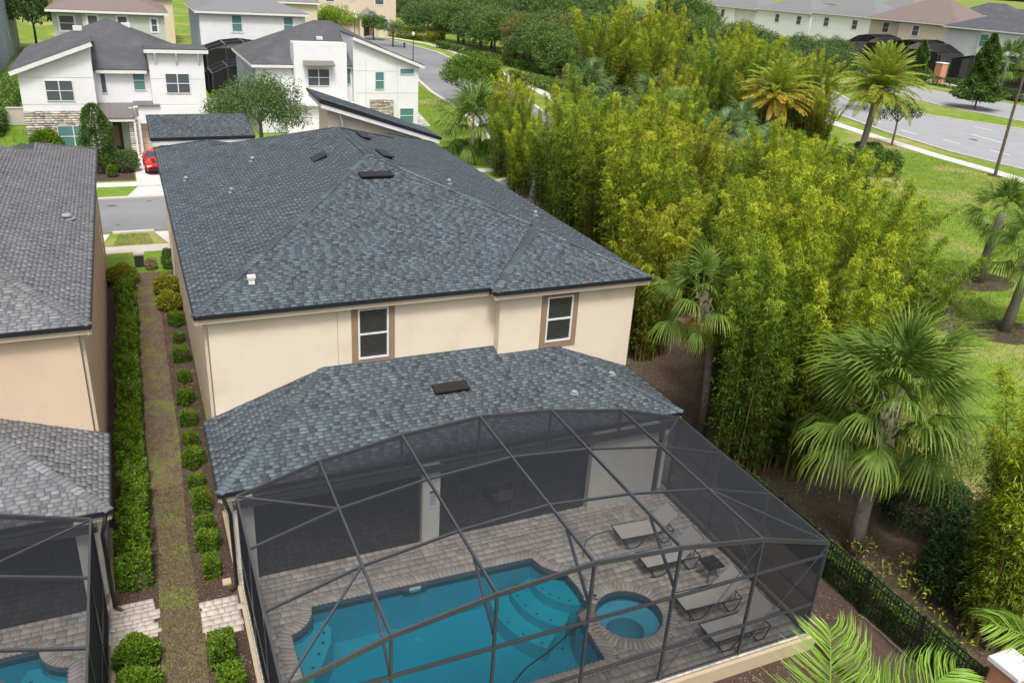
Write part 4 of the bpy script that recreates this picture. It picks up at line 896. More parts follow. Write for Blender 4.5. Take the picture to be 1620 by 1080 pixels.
def house_a():
    off = (-0.5, 84, 0); r = thing('house', off, 'white modern house with shed roof, stone base and red car in its drive', 'house')
    W = M['white']
    mb = MB(off); mb.prism([(-7.4, 77, 0), (-2.1, 77, 0), (-2.1, 77, 8.3), (-7.4, 77, 6.3)], (0, 13, 0)); mb.build('wall', W, r)
    wbox(r, off, 'wall', W, -2.1, 2.1, 78.3, 91, 0, 6.35); wbox(r, off, 'wall', W, 2.1, 6.3, 76.6, 79.6, 2.5, 8.18); wbox(r, off, 'wall', W, 0.2, 6.3, 77.3, 91, 0, 3.55)
    wbox(r, off, 'wall', M['white'], -7.2, 6.2, 79, 92, 0, 6.2)
    mb = MB(off); shed(mb, -7.9, -1.9, 76.5, 81.5, 6.45, 8.75, .12); shed(mb, 1.8, 6.7, 76.2, 80, 8.35, 8.35, .16); hroof(mb, -7.9, 6.6, 77.9, 92.5, 6.55, 9.9); rf = mb.build('roof', M['roof_far'], r)
    mb = MB(off); mb.beam((-7.9, 76.48, 6.25), (-1.9, 76.48, 8.55), .05, .30); mb.beam((1.8, 76.18, 8.13), (6.7, 76.18, 8.13), .05, .26); mb.beam((-1.9, 77.88, 6.3), (1.9, 77.88, 6.3), .05, .24); mb.build('fascia', M['fascia_white'], r)
    for p in ((-3.0, 84, 9.0), (0.8, 86, 9.2)):
        mb = MB(off); mb.box(p[0]-.35, p[0]+.35, p[1]-.2, p[1]+.2, p[2]-.1, p[2]+.28); mb.build('roof_vent', M['fascia_white'], rf)
    stonework(r, off, -7.4, -2.1, 76.88, 0, 3.4, [(-5.3, -2.8, .5, 2.3)], 1); stonework(r, off, .05, .75, 76.2, 0, 2.9, [], 2)
    N = (0, -1, 0); u = (1, 0, 0)
    window(r, off, (-4.65, 76.98, 4.95), u, N, 2.0, 1.6, M['white_metal'], M['glass_grey'], 2, 1)
    window(r, off, (-1.45, 78.28, 5.4), u, N, .45, 1.7, M['white_metal'], M['glass_grey'], 1, 0)
    window(r, off, (1.25, 78.28, 5.6), u, N, .95, 1.6, M['white_metal'], M['glass_teal'], 2, 0)
    window(r, off, (4.15, 76.58, 5.6), u, N, 1.9, 1.6, M['white_metal'], M['glass_grey'], 2, 1)
    window(r, off, (-4.1, 76.84, 1.4), u, N, 2.3, 1.7, M['white_metal'], M['glass_teal'], 2, 1)
    d = wbox(r, off, 'front_door', M['grey_door'], -1.7, -.5, 78.24, 78.29, 0, 2.3); wbox(r, off, 'door_panel', M['trim'], -1.45, -.75, 78.22, 78.235, .3, 2.0).parent = d
    mb = MB(off); mb.prism([(-2.15, 78.3, 3.75), (.55, 78.3, 3.75), (.55, 75.7, 2.95), (-2.15, 75.7, 2.95)], (0, 0, .06)); mb.prism([(.55, 77.3, 4.05), (2.6, 77.3, 4.05), (2.6, 76.3, 3.85), (.55, 76.3, 3.85)], (0, 0, .06)); pr_ = mb.build('porch_roof', M['seam'], r)
    for k in range(7):
        x = -2.1+.43*k; mb = MB(off); mb.beam((x, 78.3, 3.83), (x, 75.7, 3.03), .03, .06); mb.build('seam', M['seam'], pr_)
    mb = MB(off); mb.box(-2.1, .55, 75.75, 75.85, 2.7, 2.93); mb.box(.42, .58, 75.8, 75.95, 0, 2.7); mb.box(.75, .95, 76.3, 77.3, 0, 2.9); mb.build('porch_frame', M['fascia_white'], r)
    g = wbox(r, off, 'garage_door', M['tan_door'], 1.0, 5.6, 77.24, 77.29, 0, 2.35)
    for k in range(1, 4): wbox(r, off, 'door_groove', M['trim'], 1.0, 5.6, 77.23, 77.237, k*.58, k*.58+.02).parent = g
    wbox(r, off, 'wall', W, .9, 6.3, 76.5, 77.3, 2.4, 3.8)
    mb = MB(off)
    for x in (2.6, 4.2, 5.9): mb.beam((x, 76.55, 7.2), (x, 76.2, 8.0), .12, .12)
    mb.build('bracket', M['fascia_white'], r)
    j = MB(off)
    for z in (3.9, 5.95): j.box(-7.4, -2.1, 76.985, 76.998, z, z+.03); j.box(2.1, 6.3, 76.585, 76.598, z, z+.03)
    j.build('wall_joint', M['concrete'], r)
house_a()
def house_b():
    off = (19, 90, 0); r = thing('house', off, 'white modern house with tall box parapet and long shed roof beside the curving road', 'house'); W = M['white']; N = (0, -1, 0); u = (1, 0, 0)
    wbox(r, off, 'wall', W, 11.5, 27, 84.2, 98, 0, 6.2)
    wbox(r, off, 'side_wall', M['bluegrey'], 11.42, 11.5, 84.2, 98, 0, 6.2)
    wbox(r, off, 'wall', W, 14.9, 19.9, 83.3, 85, 0, 8.4)
    mb = MB(off); mb.prism([(20.6, 83.6, 0), (27.2, 83.6, 0), (27.2, 83.6, 6.5), (20.6, 83.6, 9.0)], (0, 5, 0)); mb.build('wall', W, r)
    mb = MB(off); hroof(mb, 11.1, 27.4, 83.8, 98.4, 6.4, 9.9); mb.prism([(20.5, 83.2, 9.05), (27.7, 83.2, 6.45), (27.7, 88.5, 6.45), (20.5, 88.5, 9.05)], (0, 0, .12)); rf = mb.build('roof', M['roof_far'], r)
    for p in ((18.3, 88.0, 8.35), (15.0, 88.0, 7.7)): wbox(r, off, 'roof_vent', M['fascia_white'], p[0]-.3, p[0]+.3, p[1]-.2, p[1]+.2, p[2]-.2, p[2]+.25)
    mb = MB(off); mb.beam((20.5, 83.18, 8.92), (27.7, 83.18, 6.32), .05, .28); mb.beam((11.1, 83.78, 6.2), (14.9, 83.78, 6.2), .05, .24); mb.beam((11.08, 83.8, 6.2), (11.08, 98.4, 6.2), .05, .24); mb.beam((19.9, 83.9, 6.2), (20.6, 83.9, 6.2), .05, .24); mb.build('fascia', M['fascia_white'], r)
    window(r, off, (17.15, 83.28, 5.3), u, N, 2.1, 1.6, M['white_metal'], M['glass_grey'], 2, 1)
    mb = MB(off); mb.prism([(15.7, 83.3, 6.75), (18.6, 83.3, 6.75), (18.6, 82.5, 6.4), (15.7, 82.5, 6.4)], (0, 0, .08)); mb.build('awning', M['seam'], r)
    window(r, off, (20.25, 84.16, 5.4), u, N, .45, 1.7, M['white_metal'], M['glass_teal'], 1); window(r, off, (23.2, 83.58, 5.0), u, N, .95, 1.7, M['white_metal'], M['glass_teal'], 2)
    window(r, off, (26.0, 83.58, 5.9), u, N, 1.5, .6, M['white_metal'], M['glass_teal'], 1); window(r, off, (26.0, 83.58, 1.6), u, N, 1.5, 1.5, M['white_metal'], M['glass_teal'], 2)
    for y in (86.5, 88.5): window(r, off, (11.41, y, 4.8), (0, -1, 0), (-1, 0, 0), .5, 1.7, M['white_metal'], M['glass_grey'], 1)
    stonework(r, off, 22.2, 24.6, 83.5, 0, 3.2, [], 4)
    wbox(r, off, 'garage_door', M['fascia_white'], 14.0, 19.4, 83.24, 83.29, 0, 2.4)
    mb = MB(off); mb.box(13.0, 20.4, 82.7, 83.3, 2.75, 3.0); mb.build('ledge', M['fascia_white'], r)
    wbox(r, off, 'lamp', M['black'], 17.4, 17.55, 83.15, 83.28, 3.2, 3.7)
    j = MB(off)
    for z in (3.8, 5.9): j.box(20.6, 27.2, 83.585, 83.598, z, z+.03)
    for x in (21.8, 25.0): j.box(x, x+.03, 83.585, 83.598, 0, 6.9)
    j.build('wall_joint', M['concrete'], r)
house_b()
def cage_far(loc, w, d, h, hr, label, rz=0):
    r = thing('pool_enclosure', loc, label, 'pool enclosure', None, rz); xs = [-w/2, -w/4, 0, w/4, w/2]; zs = [h, h+(hr-h)*.75, hr, h+(hr-h)*.75, h]
    for i in range(5):
        mb = MB(); mb.beam((xs[i], 0, zs[i]), (xs[i], d, zs[i]), .12, .12); mb.beam((xs[i], 0, 0), (xs[i], 0, zs[i]), .12, .12); mb.build('frame', M['alu'], r)
        if i < 4:
            mb = MB()
            for y in (0, d/2, d): mb.beam((xs[i], y, zs[i]), (xs[i+1], y, zs[i+1]), .1, .1)
            mb.beam((xs[i], 0, 1.0), (xs[i+1], 0, 1.0), .08, .08); mb.build('purlin', M['alu'], r)
            mb = MB(); mb.add([(xs[i], 0, zs[i]), (xs[i+1], 0, zs[i+1]), (xs[i+1], d, zs[i+1]), (xs[i], d, zs[i])], [(0, 1, 2, 3)]); mb.build('roof_screen', M['screen_dark'], r)
            mb = MB(); mb.add([(xs[i], 0, 0), (xs[i+1], 0, 0), (xs[i+1], 0, zs[i+1]), (xs[i], 0, zs[i])], [(0, 1, 2, 3)]); mb.build('front_screen', M['screen_dark'], r)
    for x in (-w/2, w/2):
        mb = MB(); mb.add([(x, 0, 0), (x, d, 0), (x, d, h), (x, 0, h)], [(0, 1, 2, 3)]); mb.build('side_screen', M['screen_dark'], r)
    mb = MB(); mb.box(-w/2+.1, w/2-.1, d-.3, d-.1, 0, h-.2); mb.build('rear_wall', M['interior_shade'], r)
    return r
def simple_house(loc, w, d, h, zr, wall, roof, label, wins, rz=0, side=None, low=None, wm='glass_grey', base=0, jog=None):
    """two-storey hipped house; front faces -y of its own frame; wins: (x, z, w, h)"""
    r = thing('house', loc, label, 'house', None, rz)
    wbox(r, (0, 0, 0), 'wall', M[wall], -w/2, w/2, 0, d, base, h)
    if side: wbox(r, (0, 0, 0), 'side_wall', M[side], -w/2-.06, -w/2, 0, d, base, h)
    if jog: wbox(r, (0, 0, 0), 'wall', M[wall], jog[0], jog[1], -.7, 0, base, h)
    mb = MB(); hroof(mb, -w/2-.5, w/2+.5, -.5-(.7 if jog else 0), d+.5, h+.2, zr); mb.build('roof', M[roof], r)
    mb = MB(); yy = -.52-(.7 if jog else 0); mb.beam((-w/2-.5, yy, h), (w/2+.5, yy, h), .05, .25); mb.beam((-w/2-.52, yy, h), (-w/2-.52, d+.5, h), .05, .25); mb.build('fascia', M['fascia_white'], r)
    for x, z, a, b in wins:
        y0 = -.02-(.7 if jog and jog[0] < x < jog[1] else 0)
        window(r, (0, 0, 0), (x, y0, z), (1, 0, 0), (0, -1, 0), a, b, M['white_metal'], M[wm], 2, 0, M['fascia_white'], .15)
    if low:
        lx0, lx1, ly, lh = low; mb = MB(); mb.prism([(lx0, -ly, lh), (lx1, -ly, lh), (lx1-ly*.8, 0, lh+ly*.35), (lx0+ly*.8, 0, lh+ly*.35)], (0, 0, .15)); mb.add([(lx0, -ly, lh+.15), (lx0+ly*.8, 0, lh+ly*.35+.15), (lx0, 0, lh+.15)], [(0, 1, 2)]); mb.build('lower_roof', M[roof], r)
        wbox(r, (0, 0, 0), 'wall', M[wall], lx0+.4, lx1-.4, -ly+.4, 0, base, lh)
    return r
# sage house behind the white one
simple_house((-0.6, 117, 0), 12.2, 13, 8.3, 11.0, 'sage', 'roof_red', 'sage green house with red brown roof behind the white shed-roofed house',
             [(-4.6, 6.9, 1.6, 1.7), (-1.8, 6.9, 1.1, 2.0), (1.4, 6.9, 1.1, 2.0), (4.9, 7.0, .7, 1.5)], R(-1), None, (-7.2, 6.6, 3.2, 4.6), 'glass_grey', 0, (-2.9, 6.1))
simple_house((15.6, 113.5, 0), 12.6, 15, 8.9, 11.4, 'white', 'roof_mid', 'white house with grey roof standing behind the dark arched enclosure', [(-2.0, 7.7, 1.2, 1.9), (4.2, 7.7, 1.2, 1.9)], 0, 'bluegrey', None, 'glass_teal')
cage_far((13.6, 107.5, 0), 8.6, 6, 5.0, 6.0, 'dark arched pool enclosure attached to the white grey-roofed house')
cage_far((12.2, 99.0, 0), 6.5, 5, 3.6, 4.6, 'small dark enclosure behind the white house with the box parapet')
# cream house at the top
simple_house((49.5, 196, 0), 17, 12, 9.5, 13.0, 'cream', 'roof_mid', 'cream two-storey house with arched porch at the end of the curving road', [(-6.0, 7.6, 1.8, 1.8), (-1.0, 7.8, 1.0, 1.3), (4.8, 7.6, 1.9, 2.0), (5.8, 2.6, 1.8, 2.2)], R(-8))
r = bpy.context.scene.objects[[o.name for o in bpy.data.objects if o.get('label', '').startswith('cream two-storey house with arched')][0]]
wbox(r, (0, 0, 0), 'garage_door', M['tan_door'], -6.8, -1.6, -.06, -.01, 0, 2.9); mb = MB(); mb.box(-8.5, 1.8, -1.2, 0, 3.6, 3.9); mb.build('ledge', M['fascia_white'], r)
mb = MB(); mb.box(.2, 1.0, -2.2, 0, 0, 3.8); mb.box(3.0, 3.8, -2.2, 0, 0, 3.8); mb.box(.2, 3.8, -2.2, -1.6, 3.1, 4.2); mb.build('porch', M['cream'], r)
mb = MB(); mb.add([(-.1, -2.6, 4.2), (4.1, -2.6, 4.2), (4.1, 0, 4.2), (-.1, 0, 4.2), (2, -.8, 6.0)], [(0, 1, 4), (1, 2, 4), (2, 3, 4), (3, 0, 4)]); mb.build('porch_roof', M['roof_mid'], r); wbox(r, (0, 0, 0), 'front_door', M['grey_door'], 1.4, 2.5, -.06, -.01, 0, 2.6)
simple_house((37.5, 214, 0), 10, 22, 9.6, 13, 'cream', 'roof_mid', 'tan side wall of a house left of the arched-porch house', [(2.5, 7, 1.2, 1.8)], R(-10))
simple_house((-22.6, 118, 0), 17, 40, 10.2, 13.5, 'white', 'roof_mid', 'pale blue grey house cut off by the top left corner', [(4, 7.6, 1.2, 1.8)], 0, None)
q = [o for o in bpy.data.objects if o.get('label', '').startswith('pale blue grey house')][0]
wbox(q, (0, 0, 0), 'side_wall', M['bluegrey'], 8.5, 8.56, 0, 40, 0, 10.2)
for y in (6, 12, 18, 26): 
    for z in (3, 7.6): window(q, (0, 0, 0), (8.58, y, z), (0, 1, 0), (1, 0, 0), 1.2, 1.7, M['white_metal'], M['glass_grey'], 2)
simple_house((2.0, 168, 0), 15, 14, 7.5, 10.5, 'cream', 'roof_mid', 'distant cream house between the sage house and the white grey-roofed house', [(-4, 5.6, 1.2, 1.6), (3, 5.6, 1.2, 1.6)])
simple_house((24, 150, 0), 14, 14, 8.5, 11.5, 'cream', 'roof_mid', 'distant cream house behind the white grey-roofed house', [(-4, 6.2, 1.2, 1.6)])
# east row across the boulevard (their backs face us); rz turns the front to the west
RZ = R(-82)
def east(cx, cy, w, d, h, zr, wall, roof, label, wins, wm='glass_grey', jog=None, low=None): return simple_house((cx, cy, 0), w, d, h, zr, wall, roof, label, wins, RZ, None, low, wm, 0, jog)
east(179.5, 234, 24, 16, 8.5, 12.5, 'white', 'roof_mid', 'white grey-roofed house at the far end of the row across the boulevard', [(-2, 6.5, 1.6, 2.3), (-10, 2.6, 1.6, 2.4)], jog=(-12, 3))
east(176.5, 205, 20, 16, 9.0, 12.8, 'white', 'roof_mid', 'white grey-roofed house second from the far end of the row across the boulevard', [(-2, 7, 1.6, 2.2), (6, 7, 1.6, 2.2)])
east(174, 179, 20, 17, 9.6, 14.0, 'white', 'roof_mid', 'white house with long grey roof left of the brown-roofed house', [(-5, 7.6, 1.6, 2.2), (4, 7.6, 1.6, 2.2)])
east(170.5, 153, 23, 18, 9.8, 15.2, 'cream', 'roof_red', 'cream house with large reddish brown roof across the boulevard', [(-7, 8.0, 1.7, 2.2), (1.5, 8.0, 1.7, 2.2)], jog=(-3, 11.5))
east(166.5, 126.5, 24, 18, 9.8, 14.2, 'white', 'roof_far', 'white house with dark roof at the right edge across the boulevard', [(-3, 7.8, 1.8, 2.4), (6, 7.8, 1.8, 2.4)], 'glass_teal', jog=(-4, 12))
for cx, cy, w, lab in ((247, 232, 18, 'distant roof seen above the long grey roofs'), (262, 208, 20, 'distant white gabled house right of the brown roof peak'), (262, 180, 20, 'distant pale house at the top right corner'), (290, 300, 30, 'distant house on the skyline above the far white house'), (255, 265, 22, 'distant grey roof left of the skyline houses')):
    simple_house((cx, cy, 0), w, 14, 10.5, 14.5, 'white', 'roof_far' if w == 20 else 'roof_mid', lab, [(-4, 8.5, 1.6, 2), (4, 8.5, 1.6, 2)], RZ)
cage_far((160.5, 156.0, 0), 11, 8, 4.6, 6.6, 'dark pool enclosure behind the brown-roofed house', RZ); cage_far((155.5, 139.5, 0), 15, 10, 4.6, 6.8, 'wide dark pool enclosure right of the orange brick pillar', RZ)
cage_far((152.5, 117, 0), 15, 9, 4.6, 5.8, 'dark pool enclosure at the right edge behind the cone-shaped tree', RZ)
def pillar(x, y, h, w, lab, m, rz=0):
    t = thing('wall_pillar', (x, y, 0), lab, 'pillar', None, rz); mb = MB(); mb.box(-w/2, w/2, -w/2, w/2, -.3, h); mb.build('shaft', m, t)
    mb = MB(); c = w/2+.09
    mb.add([(-c, -c, h), (c, -c, h), (c, c, h), (-c, c, h), (-c, -c, h+.12), (c, -c, h+.12), (c, c, h+.12), (-c, c, h+.12), (-c*.9, -c*.9, h+.16), (c*.9, -c*.9, h+.16), (c*.9, c*.9, h+.16), (-c*.9, c*.9, h+.16)],
           [(0, 1, 5, 4), (1, 2, 6, 5), (2, 3, 7, 6), (3, 0, 4, 7), (4, 5, 9, 8), (5, 6, 10, 9), (6, 7, 11, 10), (7, 4, 8, 11), (8, 9, 10, 11), (3, 2, 1, 0)]); mb.build('cap', M['white'], t)
pillar(17.75, 8.55, 1.55, .62, 'salmon stucco pillar with white cap at the end of the black fence', M['salmon'])
pillar(149, 124.3, 3.6, 1.6, 'orange brick pillar in front of the wide dark enclosure across the boulevard', M['salmon'])

for x0, x1, y, lab in ((-20, -7.6, 90, 'low pale block wall left of the white shed-roofed house'), (6.5, 11.2, 95, 'short pale block wall in the gap between the white houses')):
    t = thing('garden_wall', ((x0+x1)/2, y, 0), lab, 'wall'); o_ = ((x0+x1)/2, y, 0); wbox(t, o_, 'wall', M['concrete'], x0, x1, y, y+.2, 0, 1.5); wbox(t, o_, 'coping', M['drive'], x0, x1, y-.05, y+.25, 1.5, 1.6)
# ------------------------------------------------------------------ black fence
def fence():
    r = thing('metal_fence', (17.3, 20, 0), 'black metal picket fence between the big enclosure and the bamboo', 'fence'); off = (17.3, 20, 0); y0, y1 = 8.85, 32.5
    for z in (.1, 1.12, 1.33): mb = MB(off); mb.box(17.285, 17.315, y0, y1, z-.015, z+.015); mb.build('rail', M['black'], r)
    y = y0; k = 0; me = None
    while y < y1:
        if k % 16 == 0: mb = MB(off); mb.box(17.265, 17.335, y-.035, y+.035, -.1, 1.42); mb.build('post', M['black'], r)
        else:
            if me is None: mb = MB(); mb.box(-.009, .009, -.009, .009, .04, 1.34); p = mb.build('picket', M['black'], r); me = p.data
            else: p = link('picket', me, None, r)
            p.location = (0, y-20, 0)
        y += .115; k += 1
fence()

# ------------------------------------------------------------------ street furniture and car
def lamp_post(x, y, h, lab):
    t = thing('street_lamp', (x, y, 0), lab, 'street lamp', 'post-top lamps along the curving road'); mb = MB(); mb.tube([(0, 0, 0), (0, 0, .5), (0, 0, h)], [.14, .08, .06], 8); mb.build('post', M['black'], t)
    mb = MB(); mb.tube([(0, 0, h), (0, 0, h+.12), (0, 0, h+.45), (0, 0, h+.6), (0, 0, h+.68)], [.12, .24, .26, .16, .03], 10); mb.build('globe', M['white'], t, True)
lamp_post(46.5, 146, 4.2, 'lamp post with white globe beside the curving road'); lamp_post(48.0, 193, 4.6, 'lamp post in front of the cream house with the arched porch')
lamp_post(-5.4, 133.5, 4.2, 'lamp post left of the sage green house')
t = thing('light_pole', (78.3, 55.9, 0), 'tall slim grey light pole on the lawn by the boulevard', 'light pole'); mb = MB(); mb.tube([(0, 0, 0), (0, .1, 6), (.1, .1, 12.5)], [.17, .13, .09], 10); mb.build('shaft', M['bark'], t)
mb = MB(); mb.tube([(.1, .1, 12.4), (1.2, .3, 12.9), (2.4, .5, 12.9)], .06, 6); mb.box(2.2, 2.9, .35, .65, 12.8, 12.95); mb.build('arm', M['alu'], t)
t = thing('utility_box', (-.3, 47.4, 0), 'dark green utility box with pale lid on the front grass', 'utility box'); mb = MB(); mb.box(-.24, .24, -.2, .2, -.05, .62); mb.build('body', M['util'], t); mb = MB(); mb.box(-.27, .27, -.23, .23, .62, .72); mb.build('lid', M['concrete'], t)
for x, y, lab in ((52.3, 170, 'short bollard light on the verge near the lamp post'), (54.2, 141, 'second bollard light along the verge'), (53.2, 120, 'bollard light on the verge nearest the bamboo')):
    t = thing('bollard', (x, y, 0), lab, 'bollard'); mb = MB(); mb.tube([(0, 0, 0), (0, 0, 1.0)], .2, 8); mb.build('post', M['util'] if y > 130 else M['white'], t); mb = MB(); mb.tube([(0, 0, 1.0), (0, 0, 1.15)], [.24, .1], 8); mb.build('cap', M['concrete'], t)
def car(x, y, rz):
    t = thing('parked_car', (x, y, 0), 'red sports car parked in the drive of the white house', 'car', None, rz)
    # body sections along the length (front at -y): (y, half width, z low, z belt)
    S = [(-2.3, .70, .38, .62), (-2.15, .86, .22, .74), (-1.5, .94, .2, .86), (-.7, .94, .2, .95), (.3, .93, .2, .96), (1.2, .97, .2, .98), (1.9, .93, .24, .96), (2.2, .80, .35, .86)]
    V, F = [], []
    for yy, w, z0, z1 in S: V += [(-w*.92, yy, z0), (-w, yy, (z0+z1)/2), (-w*.9, yy, z1-.03), (-w*.4, yy, z1+.03), (w*.4, yy, z1+.03), (w*.9, yy, z1-.03), (w, yy, (z0+z1)/2), (w*.92, yy, z0)]
    for i in range(len(S)-1):
        for k in range(7): a = i*8+k; F.append((a, a+1, a+9, a+8))
    F += [tuple(range(8)), tuple(range(56, 64))[::-1]]
    mb = MB(); mb.add(V, F); mb.build('body', M['red'], t, True)
    mb = MB(); mb.add([(-.80, -.65, .93), (.80, -.65, .93), (.60, .05, 1.30), (-.60, .05, 1.30), (.60, .95, 1.30), (-.60, .95, 1.30), (.76, 1.75, .96), (-.76, 1.75, .96)],
                      [(0, 1, 2, 3), (5, 4, 6, 7), (0, 3, 5, 7), (1, 6, 4, 2)]); mb.build('windows', M['darkglass'], t)
    mb = MB(); mb.prism([(-.61, .03, 1.30), (.61, .03, 1.30), (.61, .97, 1.30), (-.61, .97, 1.30)], (0, 0, .035)); mb.build('cabin_roof', M['red'], t)
    for sx in (-1, 1):
        mb = MB(); mb.add([(sx*.12, -1.95, .86), (sx*.42, -1.9, .86), (sx*.5, -1.0, .955), (sx*.2, -1.0, .965)], [(0, 1, 2, 3)]); mb.build('bonnet_vent', M['black'], t)
        mb = MB(); mb.box(min(sx*.5, sx*.82), max(sx*.5, sx*.82), -2.26, -2.18, .58, .70); mb.build('headlight', M['skimmer'], t)
        mb = MB(); mb.box(min(sx*.9, sx*1.08), max(sx*.9, sx*1.08), -.55, -.35, .95, 1.08); mb.build('mirror', M['red'], t)
        for yy in (-1.45, 1.4):
            mb = MB(); mb.tube([(sx*.74, yy, .33), (sx*.965, yy, .33)], .33, 16); w_ = mb.build('wheel', M['tyre'], t); mb = MB(); mb.tube([(sx*.96, yy, .33), (sx*.975, yy, .33)], .2, 10); mb.build('rim', M['alu'], w_)
    mb = MB(); mb.box(-.7, .7, -2.33, -2.2, .3, .46); mb.build('grille', M['black'], t)
car(1.72, 70.7, R(1))

# ------------------------------------------------------------------ vegetation
def unit(a): return a/np.maximum(np.linalg.norm(a, axis=-1, keepdims=True), 1e-9)
def leaf_mesh(name, P, D, L, W, tone, rn, droop=0.25, side=None):
    n = len(P); D = unit(D); Rv = rn.normal(size=(n, 3)) if side is None else side; S = unit(np.cross(D, Rv)); L = np.broadcast_to(np.asarray(L, float), (n,))[:, None]; W = np.broadcast_to(np.asarray(W, float), (n,))[:, None]
    m = P+D*L*.45; tip = P+D*L+np.array([0, 0, -1])*L*droop
    V = np.stack([P, m+S*W/2, tip, m-S*W/2], 1).reshape(-1, 3); Q = np.arange(4*n).reshape(n, 4)
    return mesh_np(name, V, Q, np.clip(tone, 0, 1))
def blob_points(rn, n, c, r, shell=.55):
    d = unit(rn.normal(size=(n, 3))); k = (shell+(1-shell)*rn.random(n))[:, None]; return c+d*k*np.array(r), d
# --- bamboo
def bamboo_meshes(seed, nculm, H, spread, lean, wind=(0, 0)):
    rn = np.random.default_rng(seed); rg = random.Random(seed); culms = []; P, D, T = [], [], []
    for c in range(nculm):
        a = rg.uniform(0, 2*math.pi); rr = spread*math.sqrt(rg.random()); h = H*rg.choice((rg.uniform(.5, .8), rg.uniform(.75, 1.0), rg.uniform(.9, 1.12))); ln = lean*rg.uniform(.3, 1.2)*h*(.35+.65*rr/spread)
        base = np.array([rr*math.cos(a), rr*math.sin(a), -.05]); oa = a+rg.uniform(-.6, .6); o = np.array([math.cos(oa), math.sin(oa), 0])
        wd = np.array([wind[0], wind[1], 0])*h*rg.uniform(.6, 1.2)
        def pos(t):
            t = np.atleast_1d(t)[:, None]; return base+o*ln*t**2.0+wd*t**2+np.array([0, 0, 1])*h*(t-.10*t**6)
        tt = np.linspace(0, 1, 9); culms.append((pos(tt), [.035*(1-.9*q)+.004 for q in tt]))
        nn = int(h*3.7); tn = .10+.9*(np.arange(nn)+rn.random(nn)*.25)/nn; pn = pos(tn); tuft = rn.normal(0, .10, nn); cul = rg.uniform(-.16, .14)
        for k in range(6):
            az = rn.uniform(0, 2*math.pi, nn); el = rn.uniform(-.1, 1.0, nn); tw = np.stack([np.cos(az)*np.cos(el), np.sin(az)*np.cos(el), np.sin(el)], 1)
            ll = (.09+.40*np.sin(np.pi*np.clip(tn, 0, 1)**.7))*rn.uniform(.5, 1.25, nn)
            for q in (.35, .75, 1.05):
                pp = pn+tw*(ll*q)[:, None]; pp[:, 2] -= ll*.2*q*q
                for j in range(5 if q > .5 else 3):
                    P.append(pp+rn.normal(0, .035, (nn, 3))); D.append(tw*.7+rn.normal(0, .6, (nn, 3))+np.array([0, 0, -.12]))
                    T.append(.10+.66*tn**1.5+tuft+rn.normal(0, .075, nn)+.14*(q-.6)+cul)  # shaded lower parts and lit tips painted into the leaf tone
    P = np.concatenate(P); D = np.concatenate(D); T = np.concatenate(T)
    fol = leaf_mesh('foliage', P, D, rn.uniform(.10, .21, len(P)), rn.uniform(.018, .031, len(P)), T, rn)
    return culms, fol
BAM = {}
def bamboo_proto(key, seed, n, H, spread, lean, wind=(0, 0), m='leaf_bamboo'):
    culms, fol = bamboo_meshes(seed, n, H, spread, lean, wind); fol.materials.append(M[m]); ms = []
    for pts, rad in culms[:14]: mb = MB(); mb.tube(pts, rad, 5, False); o = mb.build('culm', M['culm']); ms.append(o.data); bpy.data.objects.remove(o)
    mb = MB()
    for pts, rad in culms[14:]: mb.tube(pts, rad, 4, False)
    o = mb.build('culms', M['culm']); rest = o.data; bpy.data.objects.remove(o); BAM[key] = (ms, rest, fol)
bamboo_proto('tall', 1, 52, 10.4, 1.25, .15); bamboo_proto('mid', 2, 44, 8.6, 1.2, .20); bamboo_proto('arch', 3, 46, 9.8, 1.3, .32); bamboo_proto('plume', 4, 38, 11.2, 1.1, .09)
bamboo_proto('wind', 5, 40, 10.0, 1.2, .20, (.22, .02)); bamboo_proto('dry', 6, 30, 8.0, .9, .16, (0, 0), 'leaf_bamboo_dry'); bamboo_proto('cane', 8, 5, 10.5, .4, .1, (.62, .03)); bamboo_proto('edge', 7, 34, 8.8, .8, .10, (-.05, .02))
def bamboo(x, y, s, key, rz, lab):
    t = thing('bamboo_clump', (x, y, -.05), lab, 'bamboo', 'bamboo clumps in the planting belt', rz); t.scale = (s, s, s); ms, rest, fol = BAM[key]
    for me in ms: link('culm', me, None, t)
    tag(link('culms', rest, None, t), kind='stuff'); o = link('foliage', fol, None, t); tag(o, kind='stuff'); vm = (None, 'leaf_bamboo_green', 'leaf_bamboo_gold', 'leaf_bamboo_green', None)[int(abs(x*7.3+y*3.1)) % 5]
    if vm and key != 'dry': o.material_slots[0].link = 'OBJECT'; o.material_slots[0].material = M[vm]
